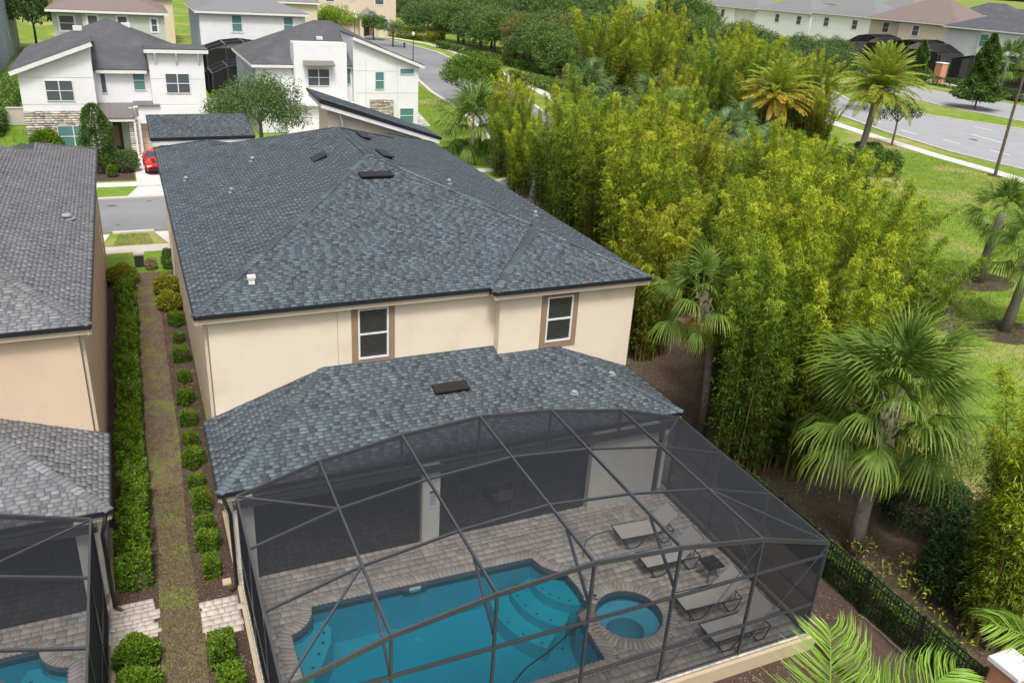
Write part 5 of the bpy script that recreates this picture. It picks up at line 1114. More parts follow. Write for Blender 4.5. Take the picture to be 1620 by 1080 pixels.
BL_ = [
 # along the house, near to far
 (20.6, 29.6, .90, 'mid', 0, 'bamboo clump beside the rear corner of the cream house'), (21.6, 33.0, 1.0, 'tall', 1.1, 'second bamboo clump back along the house wall'),
 (22.6, 37.0, 1.0, 'plume', 2.0, 'third bamboo clump along the house, with thin upright plumes'), (23.5, 41.0, .98, 'tall', 3.1, 'fourth bamboo clump along the right eave of the house'),
 (24.6, 45.2, .95, 'plume', 4.0, 'fifth bamboo clump along the house, its plumes above the road verge'), (26.4, 49.5, .88, 'tall', .5, 'sixth bamboo clump along the house'),
 (27.6, 54.0, .80, 'mid', 5.1, 'bamboo clump near the front of the house by the small palm'), (31.5, 57.5, .72, 'mid', 2.7, 'low bamboo clump at the near end of the curving road'),
 # second row
 (26.6, 33.5, .80, 'arch', 2.2, 'bamboo clump of the second row behind the fan palm near the house corner'), (28.5, 38.5, .90, 'tall', 3.3, 'bamboo clump in the second row, left of the grey fan palms'),
 (30.5, 44.0, .95, 'tall', .9, 'tall bamboo clump in the middle of the second row'), (33.0, 50.0, .90, 'plume', 1.9, 'bamboo clump with high plumes at the far end of the second row'),
 (36.0, 56.0, .78, 'mid', 2.9, 'bamboo clump behind the second row toward the road'), 
 # centre
 (33.0, 41.0, .80, 'arch', .2, 'arching bamboo clump in the centre of the belt'), (37.5, 46.5, .72, 'mid', 1.0, 'rounded bamboo clump below the orange-skirted palm'),
 # near right mass
 (19.1, 20.1, .82, 'tall', 0.7, 'bamboo clump in front of the leaning fan palm, right of its trunk'), (20.2, 21.3, .78, 'mid', 2.9, 'low bamboo clump partly hiding the leaning fan palm trunk'), (21.0, 23.4, .92, 'tall', .4, 'bamboo clump right of the leaning fan palm trunk'), (20.7, 19.3, .86, 'tall', 1.7, 'bamboo clump with bare culms showing left of the big fan palm'), (22.8, 20.8, 1.0, 'tall', 2.6, 'tallest bamboo clump in the near mass right of the house'),
 (24.4, 25.0, 1.02, 'tall', 4.9, 'bamboo clump in the near mass behind the leaning fan palm'), (25.6, 21.0, .84, 'wind', 0.15, 'bamboo clump leaning right above the big fan palm'), (28.0, 25.6, .86, 'wind', .0, 'bamboo clump with arching culms over the lawn edge'),
 (29.2, 29.8, .84, 'arch', 1.2, 'arching bamboo clump at the lawn edge behind the near mass'), (33.5, 32.5, .62, 'mid', 3.6, 'small bamboo clump at the lawn edge below the date palm'),
 (28.2, 63.6, .74, 'mid', 1.9, 'bamboo clump next to the leftmost one, over the road corner'), (26.9, 57.4, .72, 'mid', 2.2, 'bamboo clump tucked behind the front end of the right eave'), (20.1, 10.5, 1.0, 'edge', 0.0, 'bright bamboo clump at the lower right edge behind the pillar'),
 # far right mass
 (36.5, 37.0, .60, 'arch', 2.0, 'low bamboo clump along the lawn edge, second past the near mass'), (39.5, 40.5, .60, 'wind', 0.2, 'low bamboo clump along the lawn edge, third past the near mass'), (43.0, 45.0, .58, 'mid', 3.0, 'bamboo clump at the lawn edge below the pink flower'),
 (47.5, 49.5, .55, 'arch', 4.0, 'bushy bamboo clump in front of the tall date palm trunk'), (53.0, 55.5, .45, 'mid', 1.0, 'low dark bamboo clump at the foot of the tall date palm'), (35.0, 39.0, .8, 'tall', 5.0, 'bamboo clump left of the grey palms in the third row'), (30.5, 33.0, .95, 'tall', 1.3, 'tall bamboo clump right behind the leaning fan palm'),
 (42.0, 58.0, .80, 'tall', 3.9, 'bamboo clump left of the orange-skirted palm'), (69.5, 84.5, 1.15, 'arch', 3.3, 'bamboo clump reaching the boulevard edge behind the tall date palm'), (66.0, 76.0, 1.0, 'arch', 2.7, 'bamboo clump between the tall date palm and the boulevard'),
 (28.2, 60.5, .70, 'plume', 2.0, 'thin bamboo clump rising above the front end of the right eave'), (29.6, 66.5, .78, 'tall', 0.4, 'leftmost bamboo clump, beside the small corner palm'), (32.5, 71.0, .75, 'mid', 1.5, 'bamboo clump between the corner palms and the curving road'), (34.5, 64.5, .85, 'plume', 2.3, 'upright bamboo clump near the road corner'),
 (70.5, 74.5, 1.0, 'arch', 1.0, 'bamboo clump right behind the crown of the tall date palm'), (74.5, 81.5, 1.0, 'arch', 2.0, 'bamboo clump at the start of the boulevard sidewalk'), (66.5, 68.5, .8, 'mid', 3.0, 'bamboo clump between the two date palm trunks'), (72.5, 92.0, 1.1, 'tall', 4.0, 'farthest right bamboo clump, before the boulevard houses'), (46.5, 67.0, .85, 'tall', 5.0, 'bamboo clump below the far mound'),
 (26.5, 26.5, 1.0, 'cane', .15, 'long bamboo canes arching far out over the lawn'), (25.0, 23.0, .86, 'cane', -.25, 'lower bamboo canes arching out toward the two lawn palms'),
 (53.0, 70.0, 1.12, 'arch', .6, 'big bamboo clump behind the orange-skirted palm'), (58.0, 76.0, 1.15, 'arch', 1.8, 'big bamboo clump between the two date palms'), (50.0, 76.0, 1.15, 'tall', 3.0, 'broad bamboo clump left of the orange-skirted palm'),
 (64.0, 80.0, 1.12, 'arch', 4.2, 'wide bamboo clump above the tall date palm'), (57.0, 66.5, .9, 'arch', 5.2, 'dense bamboo clump directly behind the two date palms'), (61.5, 72.5, 1.0, 'tall', 2.2, 'bamboo clump left of the boulevard edge'),
 # far centre mound
 (55.5, 97.0, 1.30, 'arch', .3, 'far bamboo mound, left part'), (61.0, 98.0, 1.34, 'arch', 1.5, 'far bamboo mound, centre part'), (66.0, 98.5, 1.28, 'tall', 2.5, 'far bamboo mound, right part'),
 (64.0, 144.0, 1.1, 'dry', 1.0, 'tan dry bamboo clump among the dark trees'), (71.0, 140.0, 1.1, 'dry', 2.0, 'second tan bamboo clump right of the dark trees'), (79.0, 135.0, .9, 'dry', 3.0, 'low tan bamboo clump left of the far mound')]
for b in BL_: bamboo(*b)
# --- palms
def fan_leaf(name, seed, m, pet=1.3, blade=1.15, nseg=34, droop=.55, arch=.35):
    """costapalmate leaf along +x, petiole arching over, segments drooping at the tips"""
    rn = np.random.default_rng(seed); pts = [(t*pet, 0, .25*pet*t-arch*pet*t*t) for t in np.linspace(0, 1, 6)]; hub = np.array(pts[-1]); V, Q, T = [], [], []
    w = .018
    for i in range(5):
        a, b = pts[i], pts[i+1]; n = len(V); V += [(a[0], -w, a[2]), (a[0], w, a[2]), (b[0], w, b[2]), (b[0], -w, b[2])]; Q.append((n, n+1, n+2, n+3)); T.append(.8)
    for k in range(nseg):
        th = (k/(nseg-1)-.5)*R(225); L = blade*(1.0-.25*abs(th)/R(125))*rn.uniform(.85, 1.12); lift = .14-.42*math.sin(th)**2+rn.normal(0, .05)
        costa = hub+np.array([.45*max(0, math.cos(th))**1.5, 0, -.12*max(0, math.cos(th))]); d = np.array([math.cos(th), math.sin(th), lift-.12]); d /= np.linalg.norm(d); s = np.array([-math.sin(th), math.cos(th), 0])*.5*.062
        tw = rn.uniform(-.02, .02); p1 = costa+d*L*.36; d2 = d+np.array([0, 0, -droop*rn.uniform(.6, 1.4)]); p2 = p1+d2*L*.32; d3 = d*.6+np.array([0, 0, -droop*2.0*rn.uniform(.7, 1.3)]); p3 = p2+d3/np.linalg.norm(d3)*L*.38
        n = len(V); V += [tuple(costa-s*.25), tuple(costa+s*.25), tuple(p1+s+[0, 0, tw]), tuple(p1-s-[0, 0, tw]), tuple(p2+s*.7), tuple(p2-s*.7), tuple(p3+s*.12), tuple(p3-s*.12)]
        Q += [(n, n+1, n+2, n+3), (n+3, n+2, n+4, n+5), (n+5, n+4, n+6, n+7)]; t_ = .45+rn.normal(0, .13); T += [t_-.12, t_, t_+.25]
    me = mesh_np(name, V, Q, np.clip(T, 0, 1)); me.materials.append(M[m]); return me
def pinnate(name, seed, m, L=3.0, n=46, leaf=.5, curve=.9, vee=.5, width=.03, stem=None, rad=.02, droop=.3):
    rn = np.random.default_rng(seed); t = np.linspace(0, 1, 12)
    def pos(t): return np.stack([L*(t-.12*t**3), 0*t, L*(.30*t-curve*.55*t**2.2)], -1)
    P, D, T, LL = [], [], [], []
    for sgn in (-1, 1):
        tt = np.clip(np.linspace(.13, 1, n)+rn.normal(0, .004, n), 0, 1); p = pos(tt); tg = unit(pos(np.minimum(tt+.02, 1.02))-pos(tt-.02)); up_ = np.array([0, 0, 1.0])
        sd = np.array([0, sgn, 0]); d = unit(sd*1.0+tg*(.35+.8*tt[:, None])+up_*vee*rn.uniform(.4, 1.3, (n, 1))+rn.normal(0, .08, (n, 3))); P.append(p); D.append(d); LL.append(leaf*np.sin(np.pi*np.clip(.18+.80*tt, 0, 1))**.6*rn.uniform(.88, 1.1, n)); T.append(.5+rn.normal(0, .16, n)+.1*vee)
    P, D, LL, T = (np.concatenate(q) for q in (P, D, LL, T)); k = len(P); S = unit(np.cross(D, np.array([0, 0, 1.0])+rn.normal(0, .45, (k, 3))))
    w = width/2; LL = LL[:, None]; a = P+S*w*.5; b = P-S*w*.5; m1 = P+D*LL*.5; D2 = D+np.array([0, 0, -1])*droop*1.2; m2 = m1+D2*LL*.3; D3 = D+np.array([0, 0, -1])*droop*2.6; m3 = m2+D3*LL*.25
    V = np.stack([a, b, m1-S*w, m1+S*w, m2-S*w*.8, m2+S*w*.8, m3-S*w*.1, m3+S*w*.1], 1).reshape(-1, 3); i0 = np.arange(k)[:, None]*8
    Q = np.concatenate([i0+[0, 1, 2, 3], i0+[3, 2, 4, 5], i0+[5, 4, 6, 7]]); T = np.concatenate([T, T+.08, T+.2])
    # rachis as a thin three-sided tube
    rp = pos(t); V2 = []; Q2 = []
    for i, p in enumerate(rp):
        r_ = rad*(1-.85*i/11)
        for a_ in range(3): V2.append(p+np.array([0, math.cos(a_*2.094)*r_, math.sin(a_*2.094)*r_]))
    for i in range(11):
        for a_ in range(3): Q2.append((i*3+a_, i*3+(a_+1) % 3, i*3+3+(a_+1) % 3, i*3+3+a_))
    V = np.concatenate([V, np.array(V2)]); Q = np.concatenate([Q, np.array(Q2)+8*k]); T = np.concatenate([T, np.full(len(Q2), .9)])
    me = mesh_np(name, V, Q, np.clip(T, 0, 1)); me.materials.append(M[m]); return me
def put_fronds(root, top, meshes, n, el0, el1, rg, s0=.9, s1=1.1, name='frond', spiral=2.4):
    for k in range(n):
        f = (k+.5)/n; az = k*spiral+rg.uniform(-.15, .15); el = el0+(el1-el0)*f+rg.uniform(-.2, .2); me = meshes[min(len(meshes)-1, int(f*len(meshes)))] if isinstance(meshes, list) else meshes
        o = link(name, me, None, root); s = rg.uniform(s0, s1); o.matrix_basis = Matrix.Translation(top) @ Matrix.Rotation(az, 4, 'Z') @ Matrix.Rotation(-el, 4, 'Y') @ Matrix.Diagonal((s, s, s, 1))
def trunk(root, pts, rad, m='palmbark', name='trunk'):
    mb = MB(); mb.tube(pts, rad, 12); return mb.build(name, M[m], root, True)
FAN = [fan_leaf('frond', i, 'leaf_palm', 1.35, 1.2, 36, dr, ar) for i, (dr, ar) in enumerate(((.35, .15), (.6, .4), (.85, .6), (1.1, .9)))]
FANG = [fan_leaf('frond', 10+i, 'leaf_palm_grey', 1.2, 1.05, 30, dr, ar) for i, (dr, ar) in enumerate(((.25, .1), (.5, .4), (.7, .7)))]
FAND = fan_leaf('frond', 20, 'leaf_dead', .9, .85, 26, 1.6, 1.0); FANY = fan_leaf('frond', 21, 'leaf_yellow', 1.2, 1.0, 30, 1.0, .9); FANO = fan_leaf('frond', 22, 'leaf_orange', 1.1, .9, 26, 1.2, .9)
def sabal(x, y, pts, r0, lab, seed, n=30, sc_=1.0, grey=False, dead=3, yellow=2, orange=0, boots=0):
    rg = random.Random(seed); t = thing('fan_palm', (x, y, 0), lab, 'palm'); trunk(t, pts, [r0*1.25]+[r0]*(len(pts)-2)+[r0*.9]); top = Vector(pts[-1])
    put_fronds(t, top, FANG if grey else FAN, n, R(80), R(-22), rg, .85*sc_, 1.1*sc_)
    for me, k, e in ((FANY, yellow, R(-32)), (FANO, orange, R(-40)), (FAND, dead, R(-58))):
        if k: put_fronds(t, top-Vector((0, 0, .15)), me, k, e, e-.15, rg, .8*sc_, 1.0*sc_, spiral=1.7+rg.random())
    if boots:
        me = None; a0, b0 = Vector(pts[-2]), Vector(pts[-1])
        for k in range(boots):
            f = k/boots; p = b0.lerp(a0, f*.9); az = k*2.4
            if me is None:
                mb = MB(); mb.add([(r0*.8, -.08, 0), (r0*.8, .08, 0), (r0*1.35, .05, .26), (r0*1.35, -.05, .26), (r0*.8+.05, -.09, 0), (r0*.8+.05, .09, 0), (r0*1.35+.06, .03, .30), (r0*1.35+.06, -.03, .30)], [(3, 2, 1, 0), (4, 5, 6, 7), (0, 1, 5, 4), (1, 2, 6, 5), (2, 3, 7, 6), (3, 0, 4, 7)])
                q = mb.build('leaf_boot', M['boot'], t); me = q.data
            else: q = link('leaf_boot', me, None, t)
            q.matrix_basis = Matrix.Translation(p) @ Matrix.Rotation(az, 4, 'Z')
    return t
sabal(19.25, 14.75, [(0, 0, -.1), (.0, .05, 1.4), (.05, .1, 2.9), (.45, .4, 5.0)], .23, 'big fan palm in the right foreground, trunk wrapped in old leaf stubs near the crown', 1, 46, 1.05, dead=3, yellow=4, boots=34)
sabal(18.75, 22.2, [(0, 0, -.1), (-.1, 0, 2.0), (-.3, 0, 4.0), (-1.1, -.1, 5.9)], .15, 'leaning fan palm with dead tan fronds beside the rear corner of the cream house', 2, 22, .74, dead=7, yellow=3, orange=4, boots=22)
sabal(47.0, 32.6, [(0, 0, -.1), (.05, 0, 1.5), (.1, 0, 3.0), (.25, -.1, 4.4)], .26, 'fan palm on the lawn with straight trunk, left one of the two', 3, 26, .85, dead=0, yellow=0)
sabal(41.2, 26.3, [(0, 0, -.1), (.15, 0, 1.6), (.2, 0, 3.0), (.55, 0, 4.9)], .25, 'fan palm at the right edge with a kinked dark trunk in a mulch ring', 4, 26, .95, dead=2, yellow=1, boots=16)
for i, (x, y, h, s, lab) in enumerate(((40.5, 48.0, 3.6, 1.15, 'grey-green fan palm nearest the orange-skirted palm'), (43.5, 55.0, 4.4, 1.2, 'tall grey-green fan palm left of the orange-skirted palm'), (37.5, 43.5, 3.0, 1.1, 'low grey-green fan palm between bamboo clumps'),
                                (44.0, 62.5, 4.2, 1.3, 'grey-green fan palm in the far centre'), (46.5, 70.0, 4.6, 1.4, 'pale fan palm below the bamboo mound'), (48.0, 58.5, 4.4, 1.15, 'grey-green fan palm right beside the orange-skirted palm'), (40.0, 66.5, 3.8, 1.2, 'fan palm at the road side of the belt'),
                                (47.0, 84.0, 4.6, 1.3, 'distant fan palm left of the bamboo mound'), (27.8, 69.8, 3.2, 1.5, 'small fan palm on the corner lawn in front of the cream house'), (30.2, 74.0, 2.6, 1.4, 'low fan palm beside the small corner palm'))):
    sabal(x, y, [(0, 0, -.1), (0, 0, h*.5), (0, 0, h)], .17, lab, 30+i, 24, s, grey=i < 8, dead=0 if i > 7 else 1, yellow=0)
DT = [pinnate('frond', i, m, 3.0, 60, .34, c, v, .03, droop=.3) for i, (m, c, v) in enumerate((('leaf_date', .35, .5), ('leaf_date', .6, .4), ('leaf_date', .8, .35), ('leaf_date', 1.0, .3)))]
DTO = pinnate('frond', 9, 'leaf_orange', 2.9, 60, .36, .42, .2, .028, droop=.5); DTY = pinnate('frond', 7, 'leaf_yellow', 3.0, 60, .36, .7, .25, .032, droop=.5); DTD = pinnate('frond', 8, 'leaf_dead', 2.6, 34, .34, 1.25, .1, .03, droop=.7)
def date(x, y, pts, lab, seed, n, no, nd, s, lowm=None):
    rg = random.Random(seed); t = thing('date_palm', (x, y, 0), lab, 'palm'); trunk(t, pts, [.42, .32, .30, .40]); top = Vector(pts[-1])
    put_fronds(t, top, DT, n, R(82), R(14), rg, .9*s, 1.08*s)
    if no: put_fronds(t, top, lowm or DTO, no, R(14), R(-36), rg, .9*s, 1.05*s, spiral=2.4)
    if no > 30: put_fronds(t, top, DTY, 16, R(20), R(-15), rg, .9*s, 1.05*s, spiral=1.9)
    if nd: put_fronds(t, top, DTD, nd, R(-50), R(-70), rg, .8*s, .95*s, spiral=1.3)
date(56.0, 63.9, [(0, 0, -.1), (-.4, 0, 2.2), (-.6, 0, 4.4), (.1, 0, 6.4)], 'date palm with a skirt of orange old fronds', 5, 66, 34, 14, 1.4)
date(65.1, 61.1, [(0, 0, -.1), (.15, 0, 2.4), (.4, 0, 5.0), (.75, 0, 7.3)], 'tall date palm with yellow-green crown in front of the boulevard', 6, 96, 26, 0, 1.62, DTY)
# bright feather palms, close to the camera
QP = [pinnate('frond', 50+i, 'leaf_areca', 2.5, 130, .70, c, v, .013, rad=.022, droop=d) for i, (c, v, d) in enumerate(((.35, .5, .45), (.7, .35, .6), (.9, .3, .8)))]
def queen(x, y, h, lab, fr):
    t = thing('queen_palm', (x, y, -.45), lab, 'palm'); mb = MB(); mb.tube([(0, 0, 0), (.05, 0, h*.5), (0, 0, h-.6)], [.22, .15, .13], 12); mb.build('trunk', M['palmbark'], t, True); mb = MB(); mb.tube([(0, 0, h-.7), (0, 0, h-.3), (0, 0, h)], [.14, .16, .07], 10); mb.build('crownshaft', M['stem_areca'], t, True)
    for az, el, k, s, tw in fr:
        o = link('frond', QP[k], None, t); o.matrix_basis = Matrix.Translation((0, 0, h)) @ Matrix.Rotation(R(az), 4, 'Z') @ Matrix.Rotation(-R(el), 4, 'Y') @ Matrix.Rotation(R(tw), 4, 'X') @ Matrix.Diagonal((s, s, s, 1))
queen(4.82, 3.4, 9.3, 'bright green feather palm close to the camera at the bottom edge', [(80, 74, 0, 1.03, 0), (2, 54, 1, .98, 0), (-5, 40, 1, .9, 0), (150, 50, 2, .6, 0), (-40, 30, 2, 1, 0), (-90, 35, 2, 1, 0), (-140, 30, 2, 1, 0), (170, 20, 2, .9, 0), (-60, 10, 2, 1, 0), (200, 40, 1, 1, 0)])
queen(8.9, 3.4, 9.3, 'feather palm whose frond tips enter at the lower right corner', [(120, 60, 0, .8, 0), (150, 45, 1, .8, 0), (90, 70, 0, .8, 0), (60, 50, 1, .8, 0), (0, 40, 2, 1, 0), (-60, 35, 2, 1, 0), (-120, 30, 2, 1, 0), (200, 25, 2, .9, 0)])
# --- broadleaf trees and shrubs
def crown_mesh(seed, R3, nb, per, leaf, flat=1.0, m='leaf_green', gap=.6, cz=0.0):
    rn = np.random.default_rng(seed); d = unit(rn.normal(size=(nb, 3))); d[:, 2] = np.abs(d[:, 2])*.9-.25*rn.random(nb); c = d*np.array(R3)*(gap+(1-gap)*rn.random((nb, 1)))
    P, D, T = [], [], []
    for q in range(nb):
        r = np.array(R3)*rn.uniform(.20, .36); dd = unit(rn.normal(size=(per, 3))); pp = c[q]+dd*r*rn.uniform(.5, 1, (per, 1)); P.append(pp); D.append(dd+rn.normal(0, .5, (per, 3))); T.append(.42+.22*dd[:, 2]+.2*c[q][2]/R3[2]*.5+rn.normal(0, .14, per)+rn.normal(0, .07))
    P, D, T = (np.concatenate(v) for v in (P, D, T)); P[:, 2] += cz
    me = leaf_mesh('crown', P, D, rn.uniform(.7, 1.3, len(P))*leaf, rn.uniform(.4, .6, len(P))*leaf, T, rn); me.materials.append(M[m]); return me
def tree(x, y, h, R3, lab, seed, m, nb=46, per=130, leaf=.22, group=None, tr=.16, name='tree', cat='tree', limbs=5, me=None):
    rg = random.Random(seed); t = thing(name, (x, y, 0), lab, cat, group); cz = h-R3[2]*.95
    me = me or crown_mesh(seed, R3, nb, per, leaf, m=m, cz=cz); tag(link('crown', me, None, t), kind='stuff')
    mb = MB(); mb.tube([(0, 0, -.1), (.05, 0, cz*.5), (0, .05, cz)], [tr*1.3, tr, tr*.75], 8); mb.build('trunk', M['bark'], t)
    for k in range(limbs):
        a = k*2.4; mb = MB(); mb.tube([(0, 0, cz*.75), (R3[0]*.35*math.cos(a), R3[1]*.35*math.sin(a), cz+R3[2]*.1), (R3[0]*.7*math.cos(a), R3[1]*.7*math.sin(a), cz+R3[2]*.45)], [tr*.6, tr*.4, tr*.12], 6); mb.build('limb', M['bark'], t)
    return t
tree(9.9, 72.0, 7.3, (3.7, 3.4, 3.3), 'light green airy tree in front of the white box-parapet house', 51, 'leaf_oak', 100, 150, .19)
tree(39.6, 100.0, 6.6, (3.8, 3.6, 3.2), 'round green street tree beside the curving road', 52, 'leaf_hedge', 80, 170, .24)
tree(50.5, 172, 5.0, (3.4, 3.2, 1.8), 'sparse grey-green tree on the verge inside the road bend', 53, 'leaf_oak', 26, 70, .28)
tree(43.5, 191, 6.6, (4.4, 4.2, 3.0), 'bright lime tree in front of the garage of the cream house', 54, 'leaf_lime', 44, 130, .38)
tree(50.3, 186, 5.6, (2.6, 2.6, 2.6), 'small green tree right of the lime tree', 55, 'leaf_green', 34, 100, .34)
tree(79.6, 70.4, 5.0, (2.5, 2.4, 1.7), 'young dark green tree on the boulevard lawn below the tall date palm', 56, 'leaf_dark', 24, 90, .2, tr=.1)
tree(99.5, 93, 6.6, (3.8, 3.6, 3.0), 'dark green tree behind the crown of the tall date palm', 57, 'leaf_green', 34, 120, .28)
tree(84, 49.0, 6.0, (3.0, 3.0, 2.2), 'tree on the lawn cut off by the right edge', 58, 'leaf_green', 34, 110, .24)
DK = crown_mesh(60, (5.0, 5.0, 5.0), 80, 190, .36, m='leaf_green', cz=4.4); DK2 = crown_mesh(61, (5.6, 5.2, 5.0), 80, 190, .38, m='leaf_oak', cz=4.2)
for i, (x, y, s, k, lab) in enumerate(((64, 190, 1.0, 1, 'green tree right of the cream house at the top'), (69.5, 182, 1.05, 1, 'second tree in the row behind the curved sidewalk'), (72, 172, 1.0, 0, 'third tree in the row behind the curved sidewalk'), (70.5, 160, 1.0, 1, 'tree behind the curved sidewalk at its bend'),
                             (68.5, 148, .95, 0, 'dark tree behind the sidewalk left of the tan bamboo'), (66.2, 133, .9, 0, 'dark green tree in front of the tan bamboo'), (62.5, 117, .78, 0, 'dark bushy tree at the near end of the sidewalk row'), (66, 107.5, .66, 1, 'shadowy tree left of the bamboo mound'),
                             (82, 165, 1.0, 1, 'tree behind the row at the top centre'), (92, 172, 1.0, 0, 'dark tree at the top centre'), (100, 200, 1.2, 0, 'far dark tree above the bamboo mound'), (112, 190, 1.1, 0, 'far dark tree left of the far white house'),
                             (86, 205, 1.2, 1, 'far green tree behind the sidewalk row'), (76, 210, 1.1, 1, 'far tree above the cream house drive'), (125, 178, 1.0, 0, 'far tree just left of the white houses'), (89, 118, .85, 1, 'green tree between the mound and the boulevard'), (80, 108, .8, 0, 'dark tree right of the bamboo mound'),
                             (119, 145, .95, 1, 'tree in front of the far white houses'), (108, 128, .9, 1, 'green tree left of the boulevard houses'), (100, 115, .8, 1, 'tree above the far right bamboo'), (112, 116, .85, 1, 'grey-green tree in front of the brown-roofed house'), (131, 165, .9, 0, 'dark tree before the long grey roof'),
                             (138, 143, .8, 1, 'tree left of the brick pillar'), (66, 176, 1.1, 0, 'tree filling the gap behind the low hedge at the road bend'), (67, 166, 1.0, 1, 'tree between the bend and the tan bamboo'), (65.5, 155, 0.95, 0, 'tree behind the hedge near the second bollard'), (66.5, 141, 0.9, 1, 'dark tree just left of the tan bamboo'), (64.5, 125, 0.85, 0, 'dark tree behind the sidewalk near the last bollard'), (75, 150, 1.1, 1, 'tree behind the tan bamboo'), (80, 143, 1.0, 0, 'dark tree right of the tan bamboo'), (88, 150, 1.1, 1, 'tree in the wooded strip above the mound'), (74, 125, 0.95, 0, 'dark tree behind the mound'), (83, 128, 1.0, 1, 'shadowed tree right behind the mound'), (95, 140, 1.05, 0, 'tree in the middle of the wooded strip'), (96, 158, 1.1, 1, 'tree at the back of the wooded strip'), (106, 148, 1.0, 0, 'tree at the right end of the wooded strip'), (92, 104, 0.85, 1, 'tree between the right bamboo mass and the boulevard bend'), (103, 133, 1.0, 0, 'tree at the boulevard bend'), (122, 135, 0.9, 1, 'tree in front of the long grey roofs'), (60, 106, 0.7, 0, 'dark tree filling the gap before the mound'))):
    t = thing('tree', (x, y, 0), lab, 'tree', 'background trees'); t.scale = (s, s, s); t.rotation_euler = (0, 0, i*1.3); tag(link('crown', DK if k == 0 else DK2, None, t), kind='stuff'); mb = MB(); mb.tube([(0, 0, 0), (0, 0, 4.5)], [.3, .18], 7); mb.build('trunk', M['bark'], t)
for i in range(34):
    rg_ = random.Random(200+i); x = 58+(i % 17)*9+rg_.uniform(-3, 3); y = 222-(i % 17)*1.5+(i//17)*50+rg_.uniform(-8, 8)
    if x > 150: x = 30+rg_.uniform(0, 110); y = 300+rg_.uniform(0, 60)
    t = thing('tree', (x, y, 0), 'leafy tree far behind the road, one of the woods along the top edge', 'tree', 'distant trees along the top'); s = rg_.uniform(1.0, 1.4); t.scale = (s*1.2, s*1.2, s); t.rotation_euler = (0, 0, i); tag(link('crown', DK if i % 2 else DK2, None, t), kind='stuff')
# cone-shaped magnolia in the median, columnar cypress
def cone(x, y, h, r, lab, seed, m, n, leaf, cat='tree', name='cone_tree', power=.85, bulge=0.25):
    rn = np.random.default_rng(seed); t = thing(name, (x, y, 0), lab, cat); f = rn.random(n)**1.25; z = .12*h+f*h*.88; rad = r*np.clip((1-f)**power*(1+bulge*np.sin(f*9+1)), .04, 2)*rn.uniform(.72, 1.06, n)*(np.minimum(1, f*6+.55)); a = rn.uniform(0, 2*math.pi, n)
    lump = 1+.13*np.sin(a*5+z*2.3)+.1*np.sin(a*3-z*3.1); P = np.stack([np.cos(a)*rad*lump, np.sin(a)*rad*lump, z], 1); D = np.stack([np.cos(a), np.sin(a), .5+0*a], 1)+rn.normal(0, .5, (n, 3))
    me = leaf_mesh('crown', P, D, rn.uniform(.7, 1.3, n)*leaf, .5*leaf, .42+.35*(lump-1)*3+rn.normal(0, .16, n), rn); me.materials.append(M[m]); tag(link('crown', me, None, t), kind='stuff')
    mb = MB(); mb.tube([(0, 0, -.1), (0, 0, h*.8)], [.14, .03], 8); mb.build('trunk', M['bark'], t)
cone(121.9, 93.7, 11.0, 3.2, 'tall cone-shaped dark green tree in the boulevard median', 70, 'leaf_green', 15000, .42)
cone(139, 121, 8.0, 2.3, 'rust-tinged cone-shaped tree left of the brick pillar', 71, 'leaf_green', 5000, .4)
cone(-2.3, 70.3, 5.0, 1.35, 'dense columnar shrub beside the front door of the white house', 73, 'leaf_green', 12000, .16, 'shrub', 'columnar_shrub', .42, .05)
def shrub_mesh(seed, r, n, leaf, m, box=False, lump=.12):
    rn = np.random.default_rng(seed)
    if box: q = rn.uniform(-1, 1, (n, 3)); k = rn.integers(0, 3, n); sgn = np.sign(q[np.arange(n), k]); q[np.arange(n), k] = sgn*rn.uniform(.8, 1.02, n); q[:, 2] = np.where(q[:, 2] < -.95, .95, q[:, 2]); dd = unit(q); P = q*np.array(r); P[:, 2] += r[2]
    else: dd = unit(rn.normal(size=(n, 3))); dd[:, 2] = np.where(dd[:, 2] < -.5, -dd[:, 2], dd[:, 2]); P = dd*np.array(r)*rn.uniform(.72, 1.03, (n, 1)); P[:, 2] += r[2]*.8
    P *= 1+lump*np.sin(P[:, :1]*9/r[0]*.5+seed)*np.sin(P[:, 1:2]*7/r[1]*.5)
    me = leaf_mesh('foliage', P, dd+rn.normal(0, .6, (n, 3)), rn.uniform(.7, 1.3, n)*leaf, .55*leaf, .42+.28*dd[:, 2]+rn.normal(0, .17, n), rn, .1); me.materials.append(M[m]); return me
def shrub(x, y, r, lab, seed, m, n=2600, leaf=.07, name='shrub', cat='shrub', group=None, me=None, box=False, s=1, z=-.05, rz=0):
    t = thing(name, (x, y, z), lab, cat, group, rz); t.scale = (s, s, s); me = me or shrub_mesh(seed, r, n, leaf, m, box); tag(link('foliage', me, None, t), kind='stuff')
    mb = MB(); mb.tube([(0, 0, 0), (0, 0, r[2])], [.03, .015], 5)
    for k in range(3): a = k*2.1; mb.tube([(0, 0, .02), (r[0]*.5*math.cos(a), r[1]*.5*math.sin(a), r[2]*1.1)], [.02, .008], 4)
    mb.build('stems', M['bark'], t); return t
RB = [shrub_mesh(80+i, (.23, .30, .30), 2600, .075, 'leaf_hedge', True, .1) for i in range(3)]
ORD = ['nearest', 'second', 'third', 'fourth', 'fifth', 'sixth', 'seventh', 'eighth', 'ninth', 'tenth', 'eleventh', 'twelfth', 'thirteenth']
